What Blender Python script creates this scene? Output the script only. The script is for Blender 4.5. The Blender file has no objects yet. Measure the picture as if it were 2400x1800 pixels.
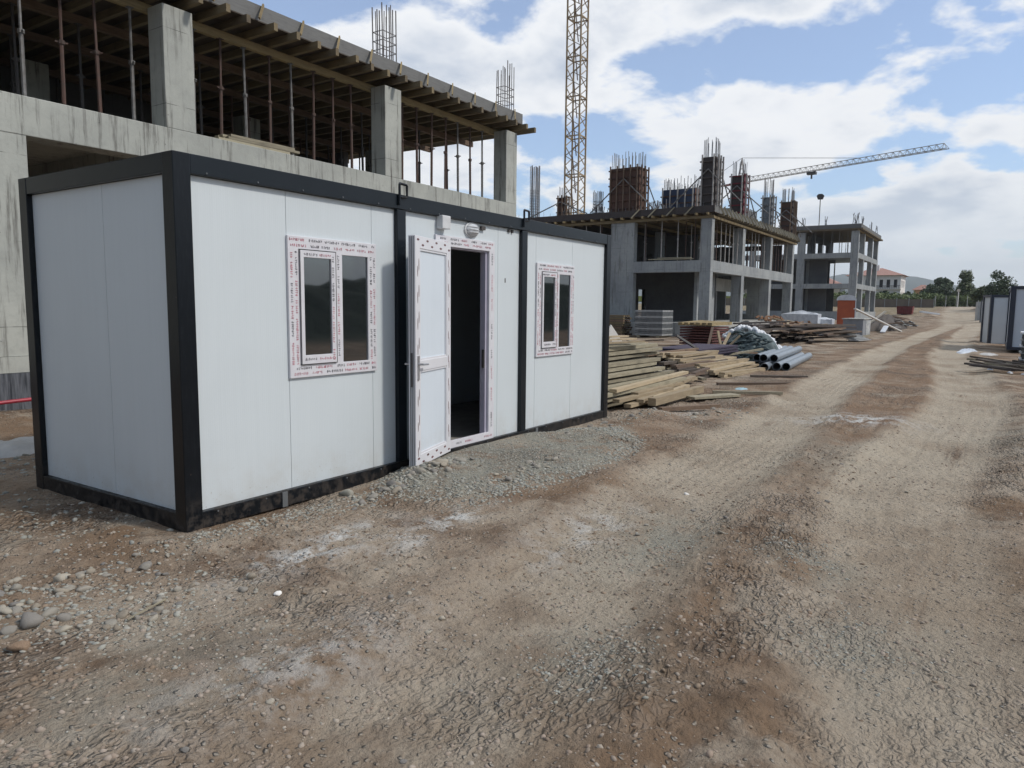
import bpy, math, random
import numpy as np
from mathutils import Vector, Matrix

sc = bpy.context.scene
COL = sc.collection
rnd = random.Random(11)

# ------------------------------------------------------------------ camera
F, YAW, PITCH, ROLL = 1706.865, 0.986811512, -0.106417207, 0.00965703
CAM = Vector((-2.86846, -4.59671, 1.59678))
_c, _s = math.cos(YAW), math.sin(YAW)
fw = Vector((_s*math.cos(PITCH), _c*math.cos(PITCH), math.sin(PITCH)))
r0 = Vector((_c, -_s, 0)); u0 = r0.cross(fw)
rr = r0*math.cos(ROLL)+u0*math.sin(ROLL); uu = -r0*math.sin(ROLL)+u0*math.cos(ROLL)
cd = bpy.data.cameras.new('camera'); cam = bpy.data.objects.new('camera', cd); COL.objects.link(cam)
cam.matrix_world = Matrix(((rr.x, uu.x, -fw.x, CAM.x), (rr.y, uu.y, -fw.y, CAM.y), (rr.z, uu.z, -fw.z, CAM.z), (0, 0, 0, 1)))
cd.sensor_width = 36; cd.lens = 36*F/2400; cd.clip_start = .05; cd.clip_end = 20000
sc.camera = cam

# ------------------------------------------------------------------ light and sky
SUN_EL, SUN_AZ = math.radians(46), math.radians(163)      # azimuth clockwise from +Y
sd = bpy.data.lights.new('sun', 'SUN'); sun = bpy.data.objects.new('sun', sd); COL.objects.link(sun)
sd.energy = 2.5; sd.angle = math.radians(6); sd.color = (1, .95, .88)
sdir = Vector((math.sin(SUN_AZ)*math.cos(SUN_EL), math.cos(SUN_AZ)*math.cos(SUN_EL), math.sin(SUN_EL)))
sun.rotation_euler = (-sdir).to_track_quat('-Z', 'Y').to_euler()
sc.view_settings.view_transform = 'Standard'; sc.view_settings.look = 'None'
sc.view_settings.exposure = 0.0; sc.view_settings.gamma = 1
SKY_OFF = (-6, -2, 0)
W = bpy.data.worlds.new('World'); sc.world = W; W.use_nodes = True


class NT:
    """small helper for writing node trees"""
    def __init__(s, tree):
        s.t = tree; s.t.nodes.clear()

    def n(s, typ, ins=None, **kw):
        nd = s.t.nodes.new(typ)
        for k, v in kw.items():
            setattr(nd, k, v)
        for k, v in (ins or {}).items():
            sk = nd.inputs[k]
            if isinstance(v, bpy.types.NodeSocket):
                s.t.links.new(v, sk)
            else:
                sk.default_value = v
        return nd

    def math(s, op, a, b=0.0, c=None, clamp=False):
        ins = {0: a, 1: b}
        if c is not None: ins[2] = c
        nd = s.n('ShaderNodeMath', ins, operation=op); nd.use_clamp = clamp
        return nd.outputs[0]

    def mix(s, fac, a, b, blend='MIX'):
        nd = s.n('ShaderNodeMix', data_type='RGBA', blend_type=blend)
        for i, v in ((0, fac), (6, a), (7, b)):
            if isinstance(v, bpy.types.NodeSocket): s.t.links.new(v, nd.inputs[i])
            else: nd.inputs[i].default_value = v if i == 0 else (*v, 1)
        return nd.outputs[2]

    def noise(s, vec, scale, detail=4, rough=.55, dist=0.0):
        return s.n('ShaderNodeTexNoise', {'Vector': vec, 'Scale': scale, 'Detail': detail, 'Roughness': rough, 'Distortion': dist}).outputs[0]

    def ramp(s, fac, lo, hi):
        return s.n('ShaderNodeMapRange', {0: fac, 1: lo, 2: hi, 3: 0.0, 4: 1.0}, interpolation_type='SMOOTHSTEP').outputs[0]

    def mapping(s, vec, scale=(1, 1, 1), loc=(0, 0, 0), rot=(0, 0, 0)):
        return s.n('ShaderNodeMapping', {'Vector': vec, 'Scale': scale, 'Location': loc, 'Rotation': rot}).outputs[0]


def build_world():
    t = NT(W.node_tree)
    sky = t.n('ShaderNodeTexSky', sky_type='NISHITA', sun_disc=False, sun_elevation=SUN_EL, sun_rotation=SUN_AZ,
              air_density=1.0, dust_density=.8, ozone_density=2.6)
    skyc = t.n('ShaderNodeVectorMath', {0: sky.outputs[0], 3: .15}, operation='SCALE').outputs[0]
    d = t.n('ShaderNodeTexCoord').outputs['Generated']
    sep = t.n('ShaderNodeSeparateXYZ', {0: d})
    z = t.math('MAXIMUM', sep.outputs[2], 0.0)
    zz = t.math('ADD', z, .27)
    u = t.math('DIVIDE', sep.outputs[0], zz); v = t.math('DIVIDE', sep.outputs[1], zz)
    p = t.n('ShaderNodeCombineXYZ', {0: u, 1: v, 2: 0.0}).outputs[0]
    p1 = t.mapping(p, (1, 1, 1), SKY_OFF, (0, 0, .3))
    n1 = t.noise(p1, 1.35, 3, .5, .1)
    n2 = t.noise(p1, 3.6, 9, .56, .15)
    dens = t.math('ADD', t.math('MULTIPLY', n1, .62), t.math('MULTIPLY', n2, .38))
    mask = t.ramp(dens, .432, .492)
    low = t.ramp(z, .0, .16)
    mask = t.math('MAXIMUM', mask, t.math('MULTIPLY', t.math('SUBTRACT', 1.0, low), .75))
    mask = t.math('MAXIMUM', mask, .16)
    # thick middles are greyer than the sunlit rims
    shade = t.ramp(dens, .47, .60)
    n3 = t.noise(t.mapping(p1, (1, 1, 1), (.08, .10, 1.4)), 2.0, 5, .55)
    shade = t.math('MULTIPLY', shade, t.ramp(n3, .36, .58))
    cl = t.mix(shade, (.97, .99, 1.02), (.50, .58, .71))
    cl = t.mix(t.ramp(z, .20, .0), cl, (.84, .91, .98))
    # unseen western sky greyed to dim the container's end wall
    west = t.ramp(sep.outputs[0], .15, -.35)
    cl = t.mix(t.math('MULTIPLY', west, .93), cl, (.34, .40, .48))
    c = t.mix(mask, (0, 0, 0), cl)
    inv = t.math('SUBTRACT', 1.0, mask)
    skyc = t.n('ShaderNodeVectorMath', {0: skyc, 1: (.98, 1.06, 1.16)}, operation='MULTIPLY').outputs[0]
    b2 = t.n('ShaderNodeVectorMath', {0: skyc, 3: inv}, operation='SCALE').outputs[0]
    tot = t.n('ShaderNodeVectorMath', {0: c, 1: b2}, operation='ADD').outputs[0]
    bg = t.n('ShaderNodeBackground', {0: tot, 1: 1.0})
    t.n('ShaderNodeOutputWorld', {0: bg.outputs[0]})


build_world()


# ------------------------------------------------------------------ materials
def mat(name):
    m = bpy.data.materials.new(name); m.use_nodes = True
    t = NT(m.node_tree)
    bs = t.n('ShaderNodeBsdfPrincipled')
    t.n('ShaderNodeOutputMaterial', {0: bs.outputs[0]})
    return m, t, bs


def L(t, a, b): t.t.links.new(a, b)


def simple(name, a, b=None, scale=4.0, rough=.7, metal=0, bump=0.0, bscale=40, stretch=(1, 1, 1), spec=None, detail=5):
    m, t, bs = mat(name)
    co = t.n('ShaderNodeTexCoord').outputs['Object']
    v = t.mapping(co, stretch)
    b = b or tuple(x*.8 for x in a)
    f = t.ramp(t.noise(v, scale, detail, .6), .3, .7)
    L(t, t.mix(f, a, b), bs.inputs['Base Color'])
    bs.inputs['Roughness'].default_value = rough; bs.inputs['Metallic'].default_value = metal
    if spec is not None: bs.inputs['Specular IOR Level'].default_value = spec
    if bump:
        bp = t.n('ShaderNodeBump', {'Height': t.noise(v, bscale, 4, .6), 'Strength': bump, 'Distance': .02})
        L(t, bp.outputs[0], bs.inputs['Normal'])
    return m


def wood(name, a, b, per=.35, rough=.8, axis=0):
    """sawn timber: grain along the local axis, a tone of its own for each board"""
    m, t, bs = mat(name)
    co = t.n('ShaderNodeTexCoord').outputs['Object']
    st = [9, 9, 9]; st[axis] = .9
    g = t.noise(t.mapping(co, tuple(st)), 4, 6, .6, .4)
    oi = t.n('ShaderNodeObjectInfo').outputs['Random']
    isl = t.n('ShaderNodeNewGeometry').outputs['Random Per Island']
    k = t.math('FRACT', t.math('ADD', oi, isl))
    f = t.math('ADD', t.math('MULTIPLY', g, 1-per), t.math('MULTIPLY', k, per))
    c = t.mix(t.ramp(f, .25, .72), b, a)
    dirt = t.ramp(t.noise(co, 2.3, 5, .65), .52, .75)
    c = t.mix(t.math('MULTIPLY', dirt, .45), c, tuple(x*.45 for x in b))
    L(t, c, bs.inputs['Base Color']); bs.inputs['Roughness'].default_value = rough
    bp = t.n('ShaderNodeBump', {'Height': g, 'Strength': .35, 'Distance': .01}); L(t, bp.outputs[0], bs.inputs['Normal'])
    return m


def concrete(name, a, b, streak=.5, board=True, rough=.88, stain=(.10, .095, .085)):
    m, t, bs = mat(name)
    co = t.n('ShaderNodeTexCoord').outputs['Object']
    big = t.noise(co, .55, 6, .62)
    c = t.mix(t.ramp(big, .32, .68), a, b)
    fine = t.noise(co, 7, 8, .65)
    c = t.mix(t.math('MULTIPLY', t.ramp(fine, .45, .75), .35), c, tuple(x*.72 for x in b))
    # water runs and rust: narrow in plan, long in height
    sv = t.mapping(co, (3.2, 3.2, .22))
    s1 = t.math('MULTIPLY', t.ramp(t.noise(sv, 2.6, 6, .7), .50, .68), t.ramp(t.noise(co, .8, 3), .30, .56))
    c = t.mix(t.math('MULTIPLY', s1, streak), c, stain)
    pit = t.n('ShaderNodeTexVoronoi', {'Vector': co, 'Scale': 5.5}, feature='F1').outputs[0]
    pits = t.math('LESS_THAN', pit, .055)
    c = t.mix(t.math('MULTIPLY', pits, .6), c, (.06, .06, .06))
    if board:
        # shuttering joints left in the face
        br = t.n('ShaderNodeSeparateXYZ', {0: co})
        h = t.math('PINGPONG', t.math('ADD', br.outputs[2], t.math('MULTIPLY', t.noise(co, 1.1, 2), .03)), .62)
        w = t.math('PINGPONG', t.math('ADD', br.outputs[0], br.outputs[1]), 1.22)
        ln = t.math('MAXIMUM', t.math('LESS_THAN', h, .006), t.math('LESS_THAN', w, .008))
        ln = t.math('MULTIPLY', ln, t.ramp(t.noise(co, 1.7, 3), .42, .55))
        c = t.mix(t.math('MULTIPLY', ln, .65), c, (.07, .07, .065))
    L(t, c, bs.inputs['Base Color']); bs.inputs['Roughness'].default_value = rough
    bp = t.n('ShaderNodeBump', {'Height': t.noise(co, 14, 6, .6), 'Strength': .35, 'Distance': .015})
    L(t, bp.outputs[0], bs.inputs['Normal'])
    return m


M = {}
M['conc_near'] = concrete('concrete_near', (.44, .45, .41), (.33, .34, .315), .95)
M['conc_far'] = concrete('concrete_far', (.36, .375, .37), (.25, .265, .275), .75)
M['conc_dark'] = concrete('concrete_inside_shade', (.13, .13, .13), (.09, .09, .095), .3)  # inner concrete coloured far darker, the interior shade is in its tone
M['conc_white'] = concrete('concrete_plinth', (.52, .52, .49), (.38, .38, .36), .6, False)
M['frame'] = simple('anthracite_paint', (.004, .008, .012), (.007, .011, .016), 1.5, .30, bump=.04, bscale=6, spec=.34)
M['frame_worn'] = simple('anthracite_paint_dusty', (.006, .009, .013), (.014, .018, .022), 3.0, .36, bump=.1, bscale=20)
M['pvc'] = simple('white_pvc', (.70, .70, .73), (.66, .66, .69), 3, .32)
M['pvc_film'] = simple('pink_film_pvc', (.63, .615, .65), (.68, .68, .71), 9, .38)
M['jamb'] = simple('lilac_film_pvc', (.40, .38, .47), (.46, .44, .52), 6, .4)
M['ink_red'] = simple('red_print', (.48, .15, .20), (.55, .26, .30), 30, .5)
M['ink_black'] = simple('grey_print', (.10, .10, .12), (.17, .16, .18), 30, .5)
M['gasket'] = simple('black_gasket', (.02, .02, .02), rough=.6)
M['inside'] = simple('inner_wall', (.34, .36, .38), (.30, .32, .34), 2, .6)
M['inside_floor'] = simple('inner_floor', (.30, .29, .27), (.20, .19, .17), 6, .7)
M['plastic_white'] = simple('white_plastic', (.68, .69, .70), rough=.35)
M['lens'] = simple('frosted_lens', (.58, .60, .62), (.50, .52, .54), 60, .2)
M['chrome'] = simple('brushed_handle', (.55, .55, .57), rough=.3, metal=.8)
M['rust'] = simple('rusty_steel', (.095, .05, .038), (.06, .042, .035), 8, .75)
M['prop_grey'] = simple('grey_steel', (.20, .20, .20), (.12, .11, .10), 8, .6, metal=.3)
M['prop_pale'] = simple('pale_steel', (.42, .40, .38), (.30, .28, .26), 8, .6)
M['prop_dark'] = simple('dark_steel', (.045, .045, .05), (.07, .06, .055), 8, .6)
M['rebar'] = simple('rebar', (.16, .15, .15), (.10, .085, .08), 10, .7)
M['rebar_far'] = simple('rebar_grey', (.25, .26, .28), (.18, .18, .19), 3, .7)
M['joist'] = wood('yellow_joist', (.34, .26, .13), (.20, .15, .08))
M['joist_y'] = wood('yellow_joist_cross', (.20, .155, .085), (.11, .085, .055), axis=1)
M['ply'] = wood('dark_plywood', (.10, .07, .045), (.05, .038, .028))
M['ply_edge'] = wood('grey_edge_board', (.17, .17, .165), (.10, .10, .10))
M['pine'] = wood('fresh_pine', (.46, .37, .245), (.27, .21, .135))
M['pine_old'] = wood('weathered_pine', (.37, .33, .235), (.20, .175, .125))
M['plank_dark'] = wood('wet_dark_plank', (.12, .095, .075), (.06, .048, .04))
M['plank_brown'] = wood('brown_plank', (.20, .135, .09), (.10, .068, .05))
M['purple'] = wood('purple_faced_panel', (.060, .045, .075), (.032, .026, .045))
M['maroon'] = wood('maroon_panel', (.13, .045, .04), (.075, .03, .03))
M['redform'] = simple('red_form', (.16, .012, .02), (.10, .01, .016), 3, .6)
M['darkform'] = wood('dark_form', (.075, .060, .055), (.04, .034, .034), axis=2)
M['brownform'] = wood('brown_form', (.12, .06, .04), (.06, .035, .028), axis=2)
M['blueform'] = simple('blue_form', (.025, .045, .10), (.018, .03, .065), 2, .5, stretch=(1, 1, .2))
M['galv'] = simple('galvanised', (.20, .21, .22), (.14, .15, .155), 5, .5, metal=.4)
M['galv_light'] = simple('galvanised_light', (.42, .43, .43), (.32, .33, .33), 5, .5, metal=.2)
M['pipe'] = simple('grey_pvc_pipe', (.22, .255, .29), (.18, .21, .24), 3, .35)
M['pipe_in'] = simple('pipe_bore_shade', (.03, .033, .04), rough=.5)  # near-black bore colour stands in for the shade inside the pipe
M['crane'] = simple('beige_crane_steel', (.34, .25, .14), (.24, .17, .10), .8, .6)
M['crane2'] = simple('grey_crane_steel', (.33, .30, .28), (.25, .22, .20), .8, .6)
M['cranered'] = simple('red_crane_steel', (.28, .05, .04), (.2, .05, .04), .8, .6)
M['orange'] = simple('orange_shell', (.50, .115, .04), (.42, .09, .035), 2, .5)
M['roofwhite'] = simple('white_roof', (.74, .76, .80), rough=.4)
M['wrap'] = simple('white_wrap', (.66, .69, .73), (.48, .52, .58), 5, .3, bump=.6, bscale=9)
M['net'] = simple('dark_green_net', (.10, .14, .145), (.025, .042, .048), 7, .6, bump=1, bscale=9, detail=8)
M['foam'] = simple('white_fluff', (.74, .76, .78), (.6, .62, .66), 8, .6)
M['tarp'] = simple('black_tarp', (.012, .013, .016), (.02, .022, .025), 3, .55, bump=.8, bscale=5, spec=.3)
M['bluebag'] = simple('blue_plastic', (.22, .38, .45), (.33, .48, .52), 9, .35)
M['redskip'] = simple('red_skip', (.20, .03, .03), (.15, .028, .028), 2, .6)
M['tile'] = simple('grey_tile_block', (.26, .27, .29), (.22, .23, .25), 5, .6)
M['card'] = simple('pale_carton', (.55, .55, .53), (.20, .22, .24), 4.5, .6, detail=2)
M['rooftile'] = simple('clay_tiles', (.40, .23, .19), (.32, .18, .15), 3, .8)
M['cream'] = simple('cream_render', (.58, .53, .44), (.52, .48, .40), 1, .8)
M['whitewall'] = simple('white_render', (.80, .78, .74), (.74, .72, .69), 1, .8)
M['orangewall'] = simple('orange_render', (.52, .30, .16), (.45, .26, .14), 1, .8)
M['darkglass'] = simple('dark_opening', (.02, .022, .026), (.03, .032, .036), 1, .25)
M['bark'] = simple('bark', (.09, .07, .05), rough=.9)
M['cabin'] = simple('pale_blue_panel', (.54, .60, .67), (.51, .57, .64), 1.2, .45)
M['cabin2'] = simple('grey_panel', (.58, .62, .65), (.54, .58, .61), 1.2, .45)
M['navy'] = simple('navy_frame', (.012, .018, .035), (.02, .026, .045), 1.5, .4)
M['redpipe'] = simple('red_hose', (.38, .03, .05), (.30, .03, .05), 5, .4)
M['membrane'] = simple('bitumen_membrane', (.022, .026, .034), (.15, .16, .18), 7, .5, stretch=(3.5, 3.5, .25), bump=.3)
M['fence'] = simple('brown_fence', (.17, .14, .11), (.125, .105, .085), .6, .9, stretch=(1, 1, .3))
M['brick'] = simple('clay_brick', (.30, .17, .095), (.20, .11, .065), 8, .85)
M['clothwhite'] = simple('dusty_sheet', (.50, .49, .47), (.38, .37, .35), 4, .6, bump=.5, bscale=8)
M['hill'] = simple('wooded_hill', (.035, .055, .055), (.055, .075, .065), .004, 1, detail=8)


def panel_mat(name, a, b):
    m, t, bs = mat(name)
    co = t.n('ShaderNodeTexCoord').outputs['Object']
    sep = t.n('ShaderNodeSeparateXYZ', {0: co})
    s = t.math('ADD', sep.outputs[0], sep.outputs[1])
    g = t.noise(t.mapping(co, (9, 9, .3)), 4, 4, .6)
    sm = t.noise(co, 1.1, 4, .55)
    c = t.mix(t.ramp(g, .3, .7), a, b)
    c = t.mix(t.math('MULTIPLY', t.ramp(sm, .45, .75), .25), c, tuple(x*.86 for x in b))
    dust = t.math('MULTIPLY', t.ramp(sep.outputs[2], .55, .08), t.ramp(t.noise(co, 6, 5, .6), .3, .8))
    c = t.mix(t.math('MULTIPLY', dust, .34), c, (.42, .37, .30))
    spl = t.math('MULTIPLY', t.ramp(sep.outputs[2], .42, .12), t.math('GREATER_THAN', t.noise(co, 46, 3, .6), .665))
    c = t.mix(t.math('MULTIPLY', spl, .55), c, (.30, .24, .18))
    scuff = t.math('GREATER_THAN', t.noise(t.mapping(co, (5, 5, 30)), 2.2, 4, .65), .735)
    c = t.mix(t.math('MULTIPLY', scuff, .22), c, (.30, .31, .32))
    L(t, c, bs.inputs['Base Color'])
    bs.inputs['Roughness'].default_value = .42
    rib = t.math('SINE', t.math('MULTIPLY', s, 2*math.pi/.018))
    h = t.math('ADD', t.math('MULTIPLY', rib, .05), t.math('MULTIPLY', sm, 2.2))
    bp = t.n('ShaderNodeBump', {'Height': h, 'Strength': .14, 'Distance': .012})
    L(t, bp.outputs[0], bs.inputs['Normal'])
    return m


def worn_frame():
    m, t, bs = mat('anthracite_paint_dusty')
    co = t.n('ShaderNodeTexCoord').outputs['Object']
    z = t.n('ShaderNodeSeparateXYZ', {0: co}).outputs[2]
    n = t.noise(co, 13, 7, .7); n2 = t.noise(t.mapping(co, (22, 22, 3)), 3, 5, .6)
    c = t.mix(t.ramp(n2, .45, .75), (.003, .005, .008), (.009, .012, .016))
    mud = t.math('MULTIPLY', t.ramp(z, .34, .0), t.ramp(n, .42, .62))
    c = t.mix(t.math('MULTIPLY', mud, .36), c, (.11, .085, .065))
    chip = t.math('GREATER_THAN', t.noise(co, 31, 3, .6), .735)
    c = t.mix(t.math('MULTIPLY', chip, .7), c, (.14, .10, .08))
    L(t, c, bs.inputs['Base Color'])
    L(t, t.math('ADD', .30, t.math('MULTIPLY', mud, .5)), bs.inputs['Roughness'])
    bs.inputs['Specular IOR Level'].default_value = .32
    bp = t.n('ShaderNodeBump', {'Height': n, 'Strength': .10, 'Distance': .01}); L(t, bp.outputs[0], bs.inputs['Normal'])
    return m


M['frame_worn'] = worn_frame()
M['panel'] = panel_mat('white_sandwich_panel', (.62, .67, .695), (.605, .655, .68))
M['doorpanel'] = panel_mat('door_panel_sheet', (.66, .72, .78), (.64, .70, .76))


def glass_mat():
    m, t, bs = mat('dark_window_glass')
    bs.inputs['Base Color'].default_value = (.012, .016, .019, 1)
    bs.inputs['Roughness'].default_value = .03
    bs.inputs['IOR'].default_value = 2.9
    co = t.n('ShaderNodeTexCoord').outputs['Object']
    bp = t.n('ShaderNodeBump', {'Height': t.noise(co, 1.6, 2), 'Strength': .02, 'Distance': .05}); L(t, bp.outputs[0], bs.inputs['Normal'])
    tr = t.n('ShaderNodeBsdfTransparent', {0: (.30, .34, .36, 1)})
    mx = t.n('ShaderNodeMixShader', {0: .8, 1: tr.outputs[0], 2: bs.outputs[0]})
    t.n('ShaderNodeOutputMaterial', {0: mx.outputs[0]}, is_active_output=True)
    return m


M['glass'] = glass_mat()


def leaf_mat(name, a, b):
    m, t, bs = mat(name)
    co = t.n('ShaderNodeTexCoord').outputs['Object']
    f = t.ramp(t.noise(co, .8, 4), .35, .65)
    isl = t.n('ShaderNodeNewGeometry').outputs['Random Per Island']
    c = t.mix(t.math('ADD', t.math('MULTIPLY', f, .6), t.math('MULTIPLY', isl, .4)), a, b)
    L(t, c, bs.inputs['Base Color']); bs.inputs['Roughness'].default_value = .7
    return m


M['leaf'] = leaf_mat('dark_leaves', (.045, .070, .04), (.09, .12, .06))
M['leaf2'] = leaf_mat('light_leaves', (.065, .095, .045), (.14, .16, .075))
M['shrub'] = leaf_mat('shrub_leaves', (.09, .125, .045), (.17, .21, .08))
M['field'] = simple('yellow_field', (.30, .30, .07), (.20, .24, .06), .3, .9)


def stone_mat(name, cols):
    m, t, bs = mat(name)
    co = t.n('ShaderNodeTexCoord').outputs['Object']
    isl = t.n('ShaderNodeNewGeometry').outputs['Random Per Island']
    oi = t.n('ShaderNodeObjectInfo').outputs['Random']
    k = t.math('FRACT', t.math('ADD', isl, oi))
    cr = t.n('ShaderNodeValToRGB', {0: k})
    e = cr.color_ramp.elements
    e[0].position = 0; e[0].color = (*cols[0], 1); e[1].position = 1; e[1].color = (*cols[-1], 1)
    for i, c in enumerate(cols[1:-1]):
        x = e.new((i+1)/(len(cols)-1)); x.color = (*c, 1)
    n = t.noise(co, 28, 5, .65)
    c = t.mix(t.math('MULTIPLY', t.ramp(n, .4, .7), .4), cr.outputs[0], (.20, .165, .13))
    L(t, c, bs.inputs['Base Color']); bs.inputs['Roughness'].default_value = .9
    bp = t.n('ShaderNodeBump', {'Height': n, 'Strength': .4, 'Distance': .01}); L(t, bp.outputs[0], bs.inputs['Normal'])
    return m


M['stone'] = stone_mat('field_stones', [(.26, .22, .17), (.42, .38, .31), (.30, .28, .24), (.20, .19, .18), (.36, .33, .28)])
M['gravel'] = stone_mat('grey_gravel', [(.28, .28, .24), (.36, .36, .32), (.21, .22, .21), (.31, .30, .25), (.40, .39, .35)])
M['clodbrown'] = stone_mat('brown_clods', [(.20, .14, .095), (.28, .21, .15), (.15, .105, .07), (.33, .26, .19)])
M['tanstone'] = simple('tan_stone', (.36, .25, .17), (.26, .18, .12), 9, .95, bump=.6, bscale=30)
M['clod'] = stone_mat('earth_crumbs', [(.28, .21, .16), (.36, .30, .25), (.21, .16, .12), (.32, .265, .215), (.42, .37, .31)])

# ------------------------------------------------------------------ mesh helpers


class MB:
    def __init__(s):
        s.v = []; s.f = []

    def add(s, vs, fs):
        o = len(s.v); s.v += [tuple(p) for p in vs]; s.f += [tuple(i+o for i in f) for f in fs]
        return s

    def box(s, x0, x1, y0, y1, z0, z1):
        x0, x1 = sorted((x0, x1)); y0, y1 = sorted((y0, y1)); z0, z1 = sorted((z0, z1))
        return s.add([(x0, y0, z0), (x1, y0, z0), (x1, y1, z0), (x0, y1, z0), (x0, y0, z1), (x1, y0, z1), (x1, y1, z1), (x0, y1, z1)],
                     [(0, 3, 2, 1), (4, 5, 6, 7), (0, 1, 5, 4), (1, 2, 6, 5), (2, 3, 7, 6), (3, 0, 4, 7)])

    def beam(s, p, q, w, h, up=(0, 0, 1)):
        p, q = Vector(p), Vector(q); d = (q-p).normalized(); up = Vector(up)
        a = d.cross(up)
        if a.length < 1e-4: a = d.cross(Vector((1, 0, 0)))
        a.normalize(); b = a.cross(d)
        a *= w/2; b *= h/2
        c = [p-a-b, p+a-b, p+a+b, p-a+b, q-a-b, q+a-b, q+a+b, q-a+b]
        return s.add(c, [(3, 2, 1, 0), (4, 5, 6, 7), (0, 1, 5, 4), (1, 2, 6, 5), (2, 3, 7, 6), (3, 0, 4, 7)])

    def tube(s, p, q, r, n=8, r2=None, cap=True):
        p, q = Vector(p), Vector(q); d = (q-p).normalized()
        a = d.cross(Vector((0, 0, 1)))
        if a.length < 1e-3: a = d.cross(Vector((1, 0, 0)))
        a.normalize(); b = d.cross(a); r2 = r if r2 is None else r2
        vs = []
        for (c, rad) in ((p, r), (q, r2)):
            for i in range(n):
                t = 2*math.pi*i/n; vs.append(c+a*math.cos(t)*rad+b*math.sin(t)*rad)
        fs = [(i, (i+1) % n, n+(i+1) % n, n+i) for i in range(n)]
        if cap: fs += [tuple(range(n))[::-1], tuple(range(n, 2*n))]
        return s.add(vs, fs)

    def path(s, pts, r, n=6):
        pts = [Vector(p) for p in pts]; rings = []
        for i, p in enumerate(pts):
            d = (pts[min(i+1, len(pts)-1)]-pts[max(i-1, 0)]).normalized()
            a = d.cross(Vector((0, 0, 1)))
            if a.length < 1e-3: a = Vector((1, 0, 0))
            a.normalize(); b = d.cross(a)
            rings.append([p+a*math.cos(2*math.pi*k/n)*r+b*math.sin(2*math.pi*k/n)*r for k in range(n)])
        o = [x for rg in rings for x in rg]; fs = []
        for i in range(len(pts)-1):
            for k in range(n): fs.append((i*n+k, i*n+(k+1) % n, (i+1)*n+(k+1) % n, (i+1)*n+k))
        fs += [tuple(range(n))[::-1], tuple(range((len(pts)-1)*n, len(pts)*n))]
        return s.add(o, fs)

    def prism(s, poly, axis, a, b):
        """extrude polygon given in the two other axes from a to b along axis"""
        n = len(poly); vs = []
        for t in (a, b):
            for (p, q) in poly:
                vs.append({0: (t, p, q), 1: (p, t, q), 2: (p, q, t)}[axis])
        return s.add(vs, [tuple(range(n))[::-1], tuple(range(n, 2*n))]+[(i, (i+1) % n, n+(i+1) % n, n+i) for i in range(n)])

    def slab(s, plane, a, b, us, vs, holes=()):
        """a wall slab with openings. plane 'x' or 'y'; a,b its two faces; us,vs extents; holes (u0,u1,v0,v1)"""
        U = sorted(set([us[0], us[1]]+[min(max(h[i], us[0]), us[1]) for h in holes for i in (0, 1)]))
        V = sorted(set([vs[0], vs[1]]+[min(max(h[i], vs[0]), vs[1]) for h in holes for i in (2, 3)]))

        def solid(i, j):
            if i < 0 or j < 0 or i >= len(U)-1 or j >= len(V)-1: return False
            cu, cv = (U[i]+U[i+1])/2, (V[j]+V[j+1])/2
            return not any(h[0] < cu < h[1] and h[2] < cv < h[3] for h in holes)

        def P(w, u, v): return (w, u, v) if plane == 'x' else (u, w, v)
        for i in range(len(U)-1):
            for j in range(len(V)-1):
                if not solid(i, j): continue
                u0, u1, v0, v1 = U[i], U[i+1], V[j], V[j+1]
                s.add([P(a, u0, v0), P(a, u1, v0), P(a, u1, v1), P(a, u0, v1)], [(0, 1, 2, 3)])
                s.add([P(b, u0, v0), P(b, u1, v0), P(b, u1, v1), P(b, u0, v1)], [(3, 2, 1, 0)])
                for (di, dj, e) in ((-1, 0, ((u0, v0), (u0, v1))), (1, 0, ((u1, v0), (u1, v1))), (0, -1, ((u0, v0), (u1, v0))), (0, 1, ((u0, v1), (u1, v1)))):
                    if not solid(i+di, j+dj):
                        (p, q) = e
                        s.add([P(a, *p), P(a, *q), P(b, *q), P(b, *p)], [(0, 1, 2, 3)])
        return s

    def build(s, name, m, parent=None, smooth=False, bevel=0, world=True):
        me = bpy.data.meshes.new(name)
        off = Vector((0, 0, 0))
        if parent is not None and world:
            p = parent
            while p is not None: off += p.location; p = p.parent
        me.from_pydata([(a-off.x, b-off.y, c-off.z) for a, b, c in s.v], [], s.f)
        me.materials.append(M[m] if isinstance(m, str) else m)
        import bmesh
        bm = bmesh.new(); bm.from_mesh(me)
        bmesh.ops.remove_doubles(bm, verts=bm.verts, dist=1e-5) if bevel else None
        bmesh.ops.recalc_face_normals(bm, faces=bm.faces)
        bm.to_mesh(me); bm.free()
        if smooth: me.shade_smooth()
        o = bpy.data.objects.new(name, me); COL.objects.link(o)
        if parent is not None: o.parent = parent
        if bevel:
            b = o.modifiers.new('bevel', 'BEVEL'); b.width = bevel; b.segments = 2; b.limit_method = 'ANGLE'
        return o


def tag(o, label=None, cat=None, group=None, kind=None):
    if label: o['label'] = label
    if cat: o['category'] = cat
    if group: o['group'] = group
    if kind: o['kind'] = kind
    return o


def thing(name, label, cat, loc=(0, 0, 0), rotz=0, group=None):
    o = bpy.data.objects.new(name, None); COL.objects.link(o)
    o.location = loc; o.rotation_euler = (0, 0, rotz); o.empty_display_size = .2
    return tag(o, label, cat, group)


def dup(root, loc, rotz=None, label=None, group=None, kids=True):
    c = root.copy(); COL.objects.link(c); c.location = loc
    if rotz is not None: c.rotation_euler = (0, 0, rotz)
    if label: c['label'] = label
    if group: c['group'] = group
    if kids:
        for ch in list(root.children):
            k = ch.copy(); COL.objects.link(k); k.parent = c
            for g in list(ch.children):
                q = g.copy(); COL.objects.link(q); q.parent = k
    return c


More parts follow.
